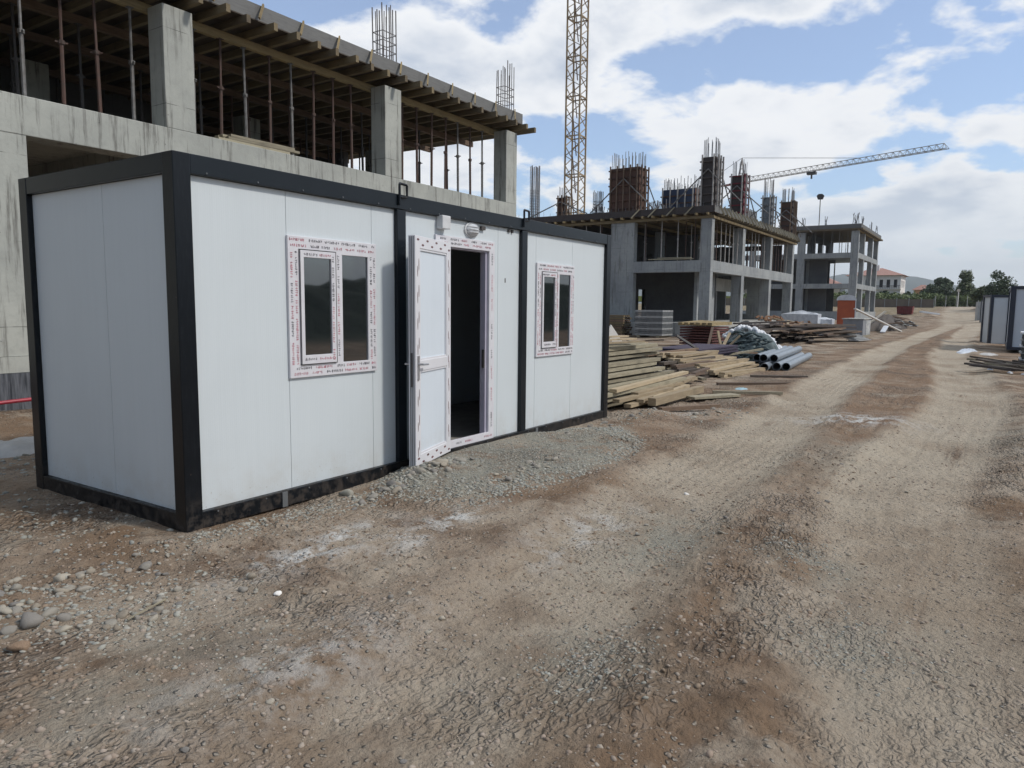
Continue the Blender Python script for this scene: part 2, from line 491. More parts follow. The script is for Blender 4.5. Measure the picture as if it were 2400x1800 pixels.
# ------------------------------------------------------------------ terrain
def _h(ix, iy, seed):
    n = (ix.astype(np.int64)*374761393+iy.astype(np.int64)*668265263+seed*1442695041) & 0xffffffff
    n = ((n ^ (n >> 13))*1274126177) & 0xffffffff
    return ((n ^ (n >> 16)) & 0xffff)/65535.0


def vnoise(x, y, s, seed=0):
    x = x/s; y = y/s
    ix = np.floor(x); iy = np.floor(y); fx = x-ix; fy = y-iy
    fx = fx*fx*(3-2*fx); fy = fy*fy*(3-2*fy)
    a = _h(ix, iy, seed); b = _h(ix+1, iy, seed); c = _h(ix, iy+1, seed); d = _h(ix+1, iy+1, seed)
    return (a*(1-fx)+b*fx)*(1-fy)+(c*(1-fx)+d*fx)*fy-.5


def ss(x, a, b):
    t = np.clip((x-a)/(b-a), 0, 1); return t*t*(3-2*t)


TR_L = [(-2.4, -3.1), (2.13, -2.46), (6.87, -2.2), (9.84, -2.0), (13.98, -1.82), (21.4, -1.4), (34, -.95), (52, -1.1), (73, -1.5), (100, -.2), (130, 1.2), (160, 1.6), (205, 2.4)]
TR_R = [(-2.4, -5.2), (1.3, -4.3), (4.37, -4.05), (6.57, -4.16), (10.4, -4.34), (14, -4.31), (19.7, -3.89), (28.3, -3.25), (41.5, -2.95), (73.7, -3.2), (100, -2.2), (130, -.6), (160, .1), (205, 1.0)]
D_K = [0, 38, 60, 85, 100, 118, 150, 172, 205, 230, 320, 600, 20000]
Z_K = [0, 0, .1, .35, .5, .95, 2.0, 2.45, 2.65, 2.3, 1.6, 1.2, 1.2]


def ylerp(x, T):
    return np.interp(x, [p[0] for p in T], [p[1] for p in T])


def mound(x, y, cx, cy, rx, ry, h, ang=0.0, p=1.6):
    c, s_ = math.cos(ang), math.sin(ang)
    u = ((x-cx)*c+(y-cy)*s_)/rx; v = (-(x-cx)*s_+(y-cy)*c)/ry
    d = u*u+v*v
    return h*np.exp(-np.power(d, p/2+.2)*1.2)


def plateau(x, y, cx, cy, rx, ry, h):
    d = np.sqrt(((x-cx)/rx)**2+((y-cy)/ry)**2)+.22*vnoise(x, y, .6, 77)
    return h*(1-ss(d, .72, 1.05))


def height(x, y, fine=True):
    x = np.asarray(x, float); y = np.asarray(y, float)
    d = np.hypot(x+2.87, y+4.6)
    z = np.interp(d, D_K, Z_K)*ss(x, 10, 45)
    near = 1-ss(d, 35, 90)
    # wheel ruts and the ridge between them
    for T, w in ((TR_L, .55), (TR_R, .6)):
        e = np.abs(y-ylerp(x, T)-.12*vnoise(x, y, 3.1, 5))
        z = z-.055*np.exp(-(e/w)**4)*near + .030*np.exp(-((e-w*1.2)/.17)**2)*near
        z = z-.0045*np.exp(-(e/w)**4)*near*np.cos(np.clip(e+.10*vnoise(x, y, 1.3, 55), 0, 1)*46)*ss(vnoise(x, y, 2.4, 56), -.25, .2)*ss(x, 1.5, 5)*(1-ss(x, 14, 24))
    z = z+near*(.10*vnoise(x, y, 4.3, 1)+.05*vnoise(x, y, 1.7, 2))*(.35+.65*ss(np.hypot(np.maximum(np.abs(x-3.3)-3.3, 0), np.maximum(np.abs(y-1.1)-1.1, 0)), .15, 2.0))
    # gravel tip by the door, soil banked along the frame, heaps
    z = z+plateau(x, y, 3.55, -.55, 2.05, .98, .06)+mound(x, y, 2.3, -.35, .8, .3, .06)
    z = z+mound(x, y, -.35, .3, .55, .16, .02, .8)+mound(x, y, .6, -.2, .5, .14, .02)+mound(x, y, 5.6, -.22, 1.2, .16, .02)
    z = z+mound(x, y, 6.9, -.5, 1.1, .45, .10, .3)+mound(x, y, 8.1, -1.1, .5, .2, .09)
    z = z+mound(x, y, -1.2, -.35, .9, .5, .05)+mound(x, y, -.6, 5.6, 3.5, 1.0, .16)+mound(x, y, 1.0, 3.6, .8, .4, .10)
    z = z-.16*mound(x, y, 38, -6, 9, 3.4, 1.0)
    # distant heaps beside the road
    z = z+mound(x, y, 118, 5.0, 7, 1.6, .9)+mound(x, y, 112, 2.6, 6, .9, .45)+mound(x, y, 96, -5.5, 14, 3, .8)+mound(x, y, 66, 3.5, 4, 1.2, .3)
    z = z+mound(x, y, 140, -4.5, 14, 3, .9)
    # unseen bank added behind the camera to darken the window reflections
    z = z+2.9*ss(-y, 20, 27)*(1+.4*vnoise(x, y, 7, 8)+.5*vnoise(x, y, 2.4, 9))
    if fine:
        nf = 1-ss(d, 9, 26)
        r1 = np.abs(vnoise(x+.05*vnoise(x, y, .2, 31), y*1.25, .24, 11))*1.5
        r2 = np.abs(vnoise(x+.03*vnoise(x, y, .1, 35), y*1.2, .12, 12))*1.5
        ptch = .35+1.1*ss(vnoise(x, y, 1.15, 91)+.4*vnoise(x, y, .5, 92), -.12, .22)
        pk = np.minimum(np.abs(y-ylerp(x, TR_L)), np.abs(y-ylerp(x, TR_R)))
        ptch = ptch*(.30+.70*ss(pk, .35, .75))
        ptch = ptch*(.25+.75*ss(np.hypot(np.maximum(np.abs(x-3.3)-3.3, 0), np.maximum(np.abs(y-1.1)-1.1, 0)), .05, .35))
        z = z+nf*ptch*(.040*(r1-.2)+.028*(r2-.2)+.013*vnoise(x, y, .055, 13)+.007*vnoise(x, y, .028, 19))
        z = z+nf*.022*np.maximum(0, vnoise(x, y, .42, 14))
        z = z+near*.03*vnoise(x, y, .8, 15)
    return z


def zt(x, y): return float(height(np.array([x]), np.array([y]), False)[0])


def axis_points(c, dmin, n, L_):
    # sinh spaced, finest at c
    k = 1.0
    lo, hi = .1, 30.
    for _ in range(60):
        mid = (lo+hi)/2
        if L_*math.sinh(mid/n)/math.sinh(mid) > dmin: lo = mid
        else: hi = mid
    t = np.linspace(-1, 1, 2*n+1)
    return c+L_*np.sinh(lo*t)/math.sinh(lo)


def mesh_from(name, co, faces, m):
    me = bpy.data.meshes.new(name)
    nv, nf, k = len(co), len(faces), faces.shape[1]
    me.vertices.add(nv); me.vertices.foreach_set('co', co.astype(np.float32).ravel())
    me.loops.add(nf*k); me.loops.foreach_set('vertex_index', faces.astype(np.int32).ravel())
    me.polygons.add(nf); me.polygons.foreach_set('loop_start', np.arange(0, nf*k, k, dtype=np.int32))
    me.polygons.foreach_set('loop_total', np.full(nf, k, np.int32))
    me.update(calc_edges=True); me.validate()
    me.materials.append(m)
    o = bpy.data.objects.new(name, me); COL.objects.link(o)
    return o


def ground_mat():
    m, t, bs = mat('site_soil')
    co = t.n('ShaderNodeTexCoord').outputs['Object']
    at = lambda n: t.n('ShaderNodeAttribute', attribute_name=n).outputs['Fac']
    road, grav, lime, grass = at('road'), at('gravel'), at('lime'), at('grass')
    wn = t.n('ShaderNodeTexNoise', {'Vector': co, 'Scale': 5.0, 'Detail': 4, 'Roughness': .6}).outputs[1]
    wv = t.n('ShaderNodeVectorMath', {0: t.n('ShaderNodeVectorMath', {0: wn, 1: (.5, .5, .5)}, operation='SUBTRACT').outputs[0], 3: .09}, operation='SCALE').outputs[0]
    cw = t.n('ShaderNodeVectorMath', {0: co, 1: wv}, operation='ADD').outputs[0]
    A = t.noise(co, .42, 7, .62, .5); B = t.noise(t.mapping(co, (1, 1, 1), (9, 4, 0)), 1.3, 7, .66, .3)
    c = t.mix(t.ramp(A, .40, .58), (.225, .152, .098), (.335, .265, .20))
    c = t.mix(t.math('MULTIPLY', t.ramp(B, .48, .62), .8), c, (.15, .098, .064))
    C = t.noise(t.mapping(co, (1, 1, 1), (2, 14, 0)), .9, 6, .6)
    c = t.mix(t.math('MULTIPLY', t.ramp(C, .48, .60), .8), c, (.42, .355, .28))
    c = t.mix(t.math('MULTIPLY', grass, t.ramp(B, .35, .6)), c, (.20, .17, .09))
    roadn = t.math('ADD', t.math('MULTIPLY', t.noise(t.mapping(co, (.35, 1.4, 1)), 1.6, 7, .62), .7), t.math('MULTIPLY', t.noise(t.mapping(co, (.22, 7, 1)), 2.2, 4, .6), .3))
    c = t.mix(t.math('MULTIPLY', at('verge'), t.ramp(B, .30, .55)), c, (.235, .155, .10))
    rf = t.math('MULTIPLY', road, t.ramp(roadn, .30, .46))
    c = t.mix(t.math('MULTIPLY', rf, t.math('ADD', .55, t.math('MULTIPLY', t.ramp(A, .35, .62), .35))), c, (.46, .40, .315))
    c = t.mix(t.math('MULTIPLY', t.math('MULTIPLY', grav, t.ramp(t.noise(co, 2.6, 6, .65), .34, .56)), .85), c, (.30, .30, .255))
    c = t.mix(t.math('MULTIPLY', lime, t.ramp(t.noise(co, 4.5, 7, .7), .42, .6)), c, (.62, .62, .60))
    # dried mud broken into lumps, strongest away from the packed tracks
    ed = t.n('ShaderNodeTexVoronoi', {'Vector': t.mapping(cw, (.75, 1.35, 1), (0, 0, 0), (0, 0, .35)), 'Scale': 9.5}, feature='DISTANCE_TO_EDGE').outputs[0]
    ed2 = t.n('ShaderNodeTexVoronoi', {'Vector': t.mapping(cw, (.8, 1.3, 1), (4, 2, 0), (0, 0, -.4)), 'Scale': 24.0}, feature='DISTANCE_TO_EDGE').outputs[0]
    lm = t.math('MULTIPLY', t.ramp(t.noise(t.mapping(co, (1, 1, 1), (7, 7, 0)), .7, 5, .62), .46, .66), t.math('SUBTRACT', 1.0, t.math('MULTIPLY', rf, .9)))
    top1 = t.ramp(ed, .02, .30); top2 = t.ramp(ed2, .02, .26)
    lump = t.math('MULTIPLY', t.math('ADD', t.math('MULTIPLY', top1, .6), t.math('MULTIPLY', top2, .4)), lm)
    c = t.mix(t.math('MULTIPLY', lump, .55), c, (.46, .40, .34))
    crack = t.math('MULTIPLY', t.math('SUBTRACT', 1.0, t.math('MULTIPLY', t.ramp(ed, .0, .07), t.ramp(ed2, .0, .06))), t.math('ADD', t.math('MULTIPLY', lm, .5), .03))
    c = t.mix(t.math('MULTIPLY', crack, .6), c, (.15, .115, .085))
    # pebbles in the surface
    vo = t.n('ShaderNodeTexVoronoi', {'Vector': cw, 'Scale': 30.0, 'Randomness': 1.0}, feature='F1')
    peb = t.ramp(vo.outputs[0], .42, .16)
    hue = t.n('ShaderNodeSeparateColor', {0: vo.outputs[1]}).outputs[0]
    sel = t.math('MULTIPLY', peb, t.math('GREATER_THAN', hue, .74))
    c = t.mix(t.math('MULTIPLY', sel, .6), c, (.50, .46, .40))
    sel2 = lump
    fine = t.noise(co, 34, 7, .68)
    c = t.mix(t.math('MULTIPLY', t.ramp(fine, .46, .74), .42), c, (.15, .115, .085))
    c = t.mix(at('scrub'), c, (.035, .045, .03))  # dark tone on the added bank, so the windows reflect it dark
    L(t, c, bs.inputs['Base Color']); bs.inputs['Roughness'].default_value = .95
    bs.inputs['Specular IOR Level'].default_value = .2
    h = t.math('ADD', t.math('MULTIPLY', fine, .7), t.math('ADD', t.math('MULTIPLY', sel, .8), t.math('MULTIPLY', sel2, 1.9)))
    h = t.math('ADD', h, t.math('MULTIPLY', t.noise(co, 9, 6, .65), 1.4))
    bp = t.n('ShaderNodeBump', {'Height': h, 'Strength': 1.0, 'Distance': .04}); L(t, bp.outputs[0], bs.inputs['Normal'])
    return m


def build_ground():
    xs = axis_points(.3, .018, 620, 4600.0); ys = axis_points(-2.4, .018, 580, 4600.0)
    X, Y = np.meshgrid(xs, ys, indexing='ij'); Z = height(X, Y)
    nx, ny = X.shape
    co = np.stack([X, Y, Z], -1).reshape(-1, 3)
    i = np.arange(nx-1)[:, None]*ny+np.arange(ny-1)[None]
    f = np.stack([i, i+ny, i+ny+1, i+1], -1).reshape(-1, 4)
    o = mesh_from('ground', co, f, ground_mat()); o.data.shade_smooth()
    tag(o, kind='structure')
    x, y = co[:, 0], co[:, 1]
    e1 = np.abs(y-ylerp(x, TR_L)-.3*vnoise(x, y, 2.2, 41)); e2 = np.abs(y-ylerp(x, TR_R)-.3*vnoise(x, y, 2.5, 42))
    wide = .58+.5*ss(x, 40, 120)
    far = ss(x, -1, 6)
    road = np.maximum(1-ss(e1, wide*.7, wide*1.25), 1-ss(e2, wide*.75, wide*1.35))*(.40+.60*far)
    road = np.maximum(road, .9*ss(x, 55, 90)*(1-ss(np.abs(y-(ylerp(x, TR_L)+ylerp(x, TR_R))/2), 1.6, 2.6)))
    road = np.clip(road+.5*vnoise(x, y, .9, 43)*(road > .02), 0, 1)
    mid_ = (ylerp(x, TR_L)+ylerp(x, TR_R))/2
    verge = (1-road)*ss(x, 1, 5)*(1-ss(x, 60, 90))*(.85*(1-ss(np.abs(y-mid_), .5, .9))+.55*(1-ss(np.abs(y-ylerp(x, TR_L)-1.2), .3, .8))+.7*ss(mid_-y, 2.0, 2.6))
    gr = np.clip(1.4*plateau(x, y, 3.55, -.55, 2.1, 1.02, 1.0), 0, 1)
    for (cx, cy, rx, ry, h) in ((1.9, -2.75, .8, .4, .8), (2.0, -3.7, .35, .3, .9), (-1.4, -1.7, 1.1, .5, .55), (.1, -3.1, .4, .4, .8), (5.5, -3.1, 1.6, .4, .5), (-.2, -2.9, .5, .3, .4), (8, -5.2, 1.8, .6, .8), (1.0, -4.1, .5, .4, .6)):
        gr = np.maximum(gr, mound(x, y, cx, cy, rx, ry, h))
    lime = np.clip(1.3*mound(x, y, .35, -.98, .7, .2, 1.0, .1)+1.2*mound(x, y, 1.2, -1.3, .7, .16, .9, .1)+.7*mound(x, y, -.8, -2.1, .8, .3, .8)+.8*mound(x, y, 1.7, -2.2, .8, .25, .8)+mound(x, y, 8.5, -3.0, .55, .75, 1.2)+.6*mound(x, y, 8.0, -.75, .8, .35, 1.0), 0, 1)
    grass = ss(x, 95, 125)*ss(np.abs(y+.3), 3.2, 5)+ss(x, 60, 80)*ss(-y, 4.2, 6)
    for nme, a in (('road', road), ('gravel', gr), ('lime', lime), ('grass', np.clip(grass, 0, 1)), ('scrub', ss(-y, 17, 21)), ('verge', np.clip(verge, 0, 1))):  # scrub marks the added bank, coloured dark for the window reflections
        at = o.data.attributes.new(nme, 'FLOAT', 'POINT'); at.data.foreach_set('value', a.astype(np.float32))
    return o


build_ground()

# far hills
def hills():
    def ridge(name, x0, pts, depth):
        n = len(pts); mb = MB(); vs = []
        for (y, z) in pts: vs.append((x0, y, -5))
        for (y, z) in pts: vs.append((x0+depth*.4, y, z*.7))
        for (y, z) in pts: vs.append((x0+depth, y, z))
        for (y, z) in pts: vs.append((x0+depth*2, y, -5))
        fs = []
        for r in range(3):
            for i in range(n-1): fs.append((r*n+i, r*n+i+1, (r+1)*n+i+1, (r+1)*n+i))
        mb.add(vs, fs); o = mb.build(name, 'hill', smooth=True); tag(o, kind='structure')
    R_ = random.Random(5)
    pts = []
    for i in range(61):
        y = -2600+i*130
        z = 74+62*math.exp(-((y-520)/400)**2)+40*math.exp(-((y-1600)/500)**2)+14*math.sin(i*.9)+R_.uniform(-5, 5)
        z *= max(.3, min(1, (y+2600)/2300))
        pts.append((y, z))
    ridge('hills', 2700, pts, 500)


hills()


# ------------------------------------------------------------------ the near container
def film(mr, mk, o, u, v, length, width, rows, rs, size=.021, sparse=.0):
    """broken rows of small printed strokes on protective film; o origin, u along, v across, n out of the face"""
    u, v = Vector(u), Vector(v); n = u.cross(v)
    for r in range(rows):
        base = (r+.5)/rows*width
        s = rs.uniform(0, .06)
        while s < length-.03:
            run = rs.randint(5, 10); mb = mr if rs.random() < .48 else mk
            for g in range(run):
                if s > length-size: break
                w = size*.62
                for k in range(rs.randint(2, 3)):
                    a = Vector((s+rs.uniform(0, w), base+rs.uniform(-size/2, size/2), 0))
                    b = Vector((s+rs.uniform(0, w), base+rs.uniform(-size/2, size/2), 0))
                    if (b-a).length < size*.3: b.y = base+size/2; a.y = base-size/2
                    P = Vector(o)+u*a.x+v*a.y; Q = Vector(o)+u*b.x+v*b.y
                    mb.beam(P, Q, .0042, .0016, up=n)
                s += size*.85
            s += rs.uniform(.015, .05)+sparse*rs.random()


def container():
    LX, WY, H = 6.6, 2.2, 2.6
    t = thing('site_container', 'white sandwich panel site container with anthracite frame and open door in foreground', 'container')
    P = .13
    # corner posts and intermediate posts
    for (x, y) in ((0, 0), (LX-P, 0), (0, WY-P), (LX-P, WY-P)):
        MB().box(x, x+P, y, y+P, .0, H).build('corner_post', 'frame_worn', t, bevel=.006)
    for x in (2.175, 4.28):
        MB().box(x, x+.115, .002, .085, .128, H-.138).build('middle_post', 'frame', t, bevel=.004)
        MB().box(x, x+.115, WY-.085, WY-.002, .128, H-.138).build('middle_post', 'frame', t, bevel=.004)
    # rails: long and short, top and bottom
    for (z0, z1, m) in ((0, .125, 'frame_worn'), (H-.135, H, 'frame')):
        for y in (0, WY-P):
            MB().box(P, LX-P, y+.003, y+P-.003, z0+.002, z1).build('bottom_rail' if z0 == 0 else 'top_rail', m, t, bevel=.005)
        for x in (0, LX-P):
            MB().box(x+.003, x+P-.003, P, WY-P, z0+.002, z1).build('bottom_rail' if z0 == 0 else 'top_rail', m, t, bevel=.005)
    # thin lips of the rails, fork pocket straps
    for x in (.82, 4.62):
        MB().box(x, x+.05, -.004, .003, .0, .12).build('strap_plate', 'galv', t)
    MB().box(P, LX-P, P, WY-P, H-.06, H-.03).build('roof', 'frame', t)
    MB().box(P, LX-P, .10, WY-.10, .06, .125).build('floor', 'inside_floor', t)
    MB().box(P, LX-P, .10, WY-.10, H-.17, H-.13).build('ceiling', 'inside', t)
    rv = MB()
    for x in [P+.12+i*.42 for i in range(15)]:
        for z in (.105, H-.115): rv.tube((x, .004, z), (x, -.003, z), .006, 6)
    rv.build('rivet_row', 'galv', t)
    # long wall panels, 4 mm joints on a dark backing
    d0, d1 = .045, .095
    opW1 = (.97, 1.89, 1.03, 2.11); opD = (2.80, 3.72, .125, 2.26); opW2 = (4.67, 5.55, 1.0, 2.10)
    for (a, b, holes) in ((P, .95, []), (.954, 1.88, [opW1]), (1.884, 2.175, [opW1]),
                          (2.29, 2.845, [opD]), (2.849, 3.846, [opD]), (3.85, 4.28, []),
                          (4.395, 4.646, []), (4.65, 5.546, [opW2]), (5.55, LX-P, [opW2])):
        hs = [h for h in holes if h[0] < b and h[1] > a]
        MB().slab('y', d0, d1, (a, b), (.126, H-.136), hs).build('wall_panel', 'panel', t)
    MB().slab('y', d1+.002, d1+.010, (P, LX-P), (.126, H-.136), [opW1, opD, opW2]).build('inner_lining', 'inside', t)
    MB().slab('y', WY-.10, WY-.045, (P, LX-P), (.126, H-.136), []).build('back_wall', 'panel', t)
    for (a, b) in ((P, .985), (.989, WY-P)):
        MB().slab('x', .045, .095, (a, b), (.126, H-.136)).build('wall_panel', 'panel', t)
        MB().slab('x', LX-.095, LX-.045, (a, b), (.126, H-.136)).build('wall_panel', 'panel', t)
    MB().slab('x', .097, .103, (P, WY-P), (.126, H-.136)).build('inner_lining', 'inside', t)
    rs = random.Random(3)

    def window(x0, x1, z0, z1):
        w = x1-x0; y = .022
        fr = MB().slab('y', y, .10, (x0, x1), (z0, z1), [(x0+.105, x0+.50*w, z0+.10, z1-.10), (x0+.575*w, x1-.095, z0+.10, z1-.12)])
        f = fr.build('window', 'pvc_film', t, bevel=.003)
        gx0, gx1 = x0+.112, x0+.50*w-.004
        sa = MB().slab('y', y-.012, .075, (gx0, gx1), (z0+.10+.006, z1-.10-.006), [(gx0+.036, gx1-.046, z0+.178, z1-.162)])
        so = sa.build('sash', 'pvc_film', f, bevel=.003)
        MB().slab('y', y-.0125, y-.0115, (gx0-.006, gx1+.006), (z0+.10, z1-.10), [(gx0, gx1, z0+.106, z1-.106)]).build('gasket', 'gasket', f)
        MB().box(gx0+.032, gx1-.042, .024, .031, z0+.174, z1-.158).build('glass_pane', 'glass', f)
        MB().box(x0+.575*w-.005, x1-.09, .036, .043, z0+.095, z1-.115).build('glass_pane', 'glass', f)
        g = MB(); gx = x0+.575*w
        for (a, b, c, d) in ((gx, gx+.008, z0+.10, z1-.12), (x1-.103, x1-.095, z0+.10, z1-.12)):
            g.box(a, b, .0235, .0355, c, d)
        g.build('glazing_bead', 'pvc', f)
        mr, mk = MB(), MB(); yy = y-.001
        U, V = (1, 0, 0), (0, 0, 1)
        film(mr, mk, (x0+.01, yy, z1-.095), U, V, w-.02, .09, 2, rs)
        film(mr, mk, (x0+.01, yy, z0+.01), U, V, w-.02, .085, 2, rs)
        Uz, Vx = (0, 0, 1), (-1, 0, 0)
        film(mr, mk, (x0+.10, yy, z0+.1), Uz, Vx, z1-z0-.2, .09, 2, rs)
        film(mr, mk, (x1-.008, yy, z0+.1), Uz, Vx, z1-z0-.2, .08, 2, rs)
        film(mr, mk, (x0+.565*w, yy, z0+.1), Uz, Vx, z1-z0-.2, .055, 1, rs)
        film(mr, mk, (gx0, yy-.012, z1-.165), U, V, gx1-gx0, .055, 1, rs)
        film(mr, mk, (gx0, yy-.012, z0+.115), U, V, gx1-gx0, .06, 1, rs)
        film(mr, mk, (gx1-.004, yy-.012, z0+.12), Uz, Vx, z1-z0-.25, .05, 1, rs)
        mr.build('red_film_print', 'ink_red', f); mk.build('grey_film_print', 'ink_black', f)
        return f
    window(.945, 1.915, 1.01, 2.13)
    w2 = window(4.645, 5.575, .985, 2.12)

    # door frame
    y = .022
    df = MB().slab('y', y, .05, (2.745, 3.755), (.125, 2.29), [(2.85, 3.655, .205, 2.185)]).build('door_frame', 'pvc_film', t, bevel=.003)
    MB().slab('y', .051, .12, (2.83, 3.675), (.125, 2.205), [(2.865, 3.62, .18, 2.17)]).build('jamb', 'jamb', df, bevel=.002)
    MB().box(3.605, 3.6195, .055, .085, .92, 1.12).build('strike_plate', 'prop_dark', df)
    mr, mk = MB(), MB()
    film(mr, mk, (2.76, y-.001, 2.20), (1, 0, 0), (0, 0, 1), .98, .08, 2, rs, .022, .05)
    film(mr, mk, (2.76, y-.001, .135), (1, 0, 0), (0, 0, 1), .98, .06, 1, rs, .022, .2)
    film(mr, mk, (3.745, y-.001, .2), (0, 0, 1), (-1, 0, 0), 1.98, .08, 1, rs, .022, .1)
    mr.build('red_film_print', 'ink_red', df); mk.build('grey_film_print', 'ink_black', df)

    # open leaf, built in its own frame: local x from hinge to free edge, local -y the face towards the road
    hinge = Vector((2.915, -.030, 0)); free = Vector((2.105, -.27, 0))
    dv = (free-hinge); Lf = .845; ang = math.atan2(dv.y, dv.x)
    c_, s_ = math.cos(ang), math.sin(ang)

    def W_(x, y_, z): return (hinge.x+c_*x-s_*y_, hinge.y+s_*x+c_*y_, z)

    def leaf(mb_local, name, m, par, bevel=0):
        mb = MB(); mb.add([W_(*p) for p in mb_local.v], mb_local.f)
        return mb.build(name, m, par, bevel=bevel)
    # ang points to -x, so local +y is towards -y world (the road side)
    z0, z1 = .115, 2.215
    lf = leaf(MB().slab('y', .0, -.07, (0, Lf), (z0, z1), [(.10, Lf-.105, z0+.11, 1.0), (.10, Lf-.105, 1.095, z1-.11)]), 'door', 'pvc', t, .004)
    for (a, b) in ((z0+.105, 1.005), (1.09, z1-.105)):
        leaf(MB().box(.095, Lf-.10, -.050, -.018, a, b), 'door_panel', 'doorpanel', lf)
    bead = MB()
    for (a, b) in ((z0+.11, 1.0), (1.095, z1-.11)):
        bead.slab('y', -.006, -.017, (.10, Lf-.105), (a, b), [(.117, Lf-.122, a+.017, b-.017)])
    leaf(bead, 'glazing_bead', 'pvc', lf)
    # grooves and lock on the free edge
    g = MB()
    for yy in (-.018, -.036, -.052): g.box(Lf+.0, Lf+.004, yy-.003, yy+.003, z0+.01, z1-.01)
    leaf(g, 'edge_groove', 'galv', lf)
    leaf(MB().box(Lf+.004, Lf+.007, -.044, -.028, .86, 1.17), 'lock_plate', 'prop_dark', lf)
    h = MB()
    for sgn, y0 in ((1, 0.0), (-1, -.07)):
        h.box(Lf-.065, Lf-.032, y0, y0+sgn*.010, .92, 1.14)
        h.tube((Lf-.048, y0, 1.065), (Lf-.048, y0+sgn*.055, 1.065), .010, 8)
        h.tube((Lf-.040, y0+sgn*.05, 1.065), (Lf-.165, y0+sgn*.05, 1.06), .0095, 8)
    leaf(h, 'door_handle', 'chrome', lf)
    # film logos: short dark red dashes down the stiles, ovals along the rails
    lg = MB()

    def oval(cx, cz, rx, rz, yy=.0012):
        vs = [(cx+rx*math.cos(a*math.pi/5), yy, cz+rz*math.sin(a*math.pi/5)) for a in range(10)]
        vs += [(p[0], yy-.001, p[2]) for p in vs]
        lg.add(vs, [tuple(range(10)), tuple(range(19, 9, -1))]+[(i, (i+1) % 10, 10+(i+1) % 10, 10+i) for i in range(10)])
    zz = z0+.14; k = 0
    while zz < z1-.12:
        for dx in (.028, .055):
            oval(Lf-dx-.02, zz+(.06 if dx > .04 else 0), .006, .045+.012*rs.random()); oval(.035+dx*.5, zz+.05+(.06 if dx > .04 else 0), .005, .04)
        zz += .235
    for (bz) in (z0+.055, z1-.055):
        for i in range(8):
            oval(.05+i*.105, bz+(.022 if i % 2 else -.022), .026, .010)
    leaf(lg, 'film_logos', 'ink_darkred', lf)

    # lamp, junction box, cable stubs
    lp = MB(); n = 20
    prof = [(0, .062), (.02, .060), (.045, .050), (.06, .030), (.066, .0)]
    vs = []; fs = []
    for k, (d, r) in enumerate(prof):
        for i in range(n):
            a = 2*math.pi*i/n; vs.append((3.345+r*1.75*math.cos(a), d0-d, 2.385+r*1.15*math.sin(a)))
    for k in range(len(prof)-1):
        for i in range(n): fs.append((k*n+i, k*n+(i+1) % n, (k+1)*n+(i+1) % n, (k+1)*n+i))
    lp.add(vs, fs)
    lo = lp.build('lamp', 'lens', t, smooth=True)
    rg = MB(); vs = []
    for (d, k) in ((0, 1.12), (.018, 1.12), (.022, 1.0), (0, 1.0)):
        for i in range(n):
            a = 2*math.pi*i/n; vs.append((3.345+.1085*k*math.cos(a), d0-d, 2.385+.0713*k*math.sin(a)))
    fs = [(k*n+i, k*n+(i+1) % n, ((k+1) % 4)*n+(i+1) % n, ((k+1) % 4)*n+i) for k in range(4) for i in range(n)]
    rg.add(vs, fs).build('lamp_rim', 'plastic_white', lo)
    gr = MB()
    for dz in (-.028, 0, .028):
        gr.path([(3.345+.105*math.cos(a)*math.sqrt(max(.05, 1-(dz/.075)**2)), d0-.005-.066*math.sin(a), 2.385+dz) for a in [math.pi*j/8 for j in range(9)]], .0045, 5)
    gr.build('lamp_guard', 'plastic_white', lo)
    MB().box(2.775, 2.905, d0-.085, d0, 2.345, 2.475).build('junction_box', 'plastic_white', t, bevel=.008)
    MB().box(3.50, 3.57, d0-.03, d0, 2.40, 2.44).box(4.03, 4.075, d0-.02, d0, 2.425, 2.455).box(4.105, 4.13, d0-.02, d0, 2.42, 2.455).build('cable_stub', 'prop_dark', t)
    MB().box(3.985, 4.0, d0-.003, d0+.001, 1.86, 1.91).build('scratch_mark', 'prop_dark', t)
    # bent straps over the top rail
    for x in (2.19, 4.29):
        mb = MB(); w = .10
        mb.path([(x, -.012, H-.10), (x, -.012, H+.085), (x+.01, -.006, H+.095), (x+w, -.006, H+.09), (x+w, -.012, H+.08), (x+w, -.012, H-.02), (x+.012, -.012, H-.03)], .012, 6)
        mb.build('lifting_lug', 'frame_worn', t)
    return t


M['ink_darkred'] = simple('dark_red_print', (.16, .045, .045), (.10, .06, .06), 30, .5)
container()


# ------------------------------------------------------------------ steel props
def make_prop(h, m, label, group, head=.10):
    t = thing('steel_prop', label, 'prop', (0, 0, -50), 0, group)
    b = MB().tube((0, 0, 0), (0, 0, h*.55), .032, 7).box(-.06, .06, -.06, .06, 0, .008)
    b.build('outer_tube', m, t, world=False)
    MB().tube((0, 0, h*.5), (0, 0, h-.01), .024, 6).box(-head/2, head/2, -.05, .05, h-.012, h).build('inner_tube', m, t, world=False)
    MB().tube((0, 0, h*.53), (0, 0, h*.56), .05, 7).beam((-.09, 0, h*.545), (.09, 0, h*.545), .02, .02).build('collar_nut', m, t, world=False)
    return t


PROTO = []


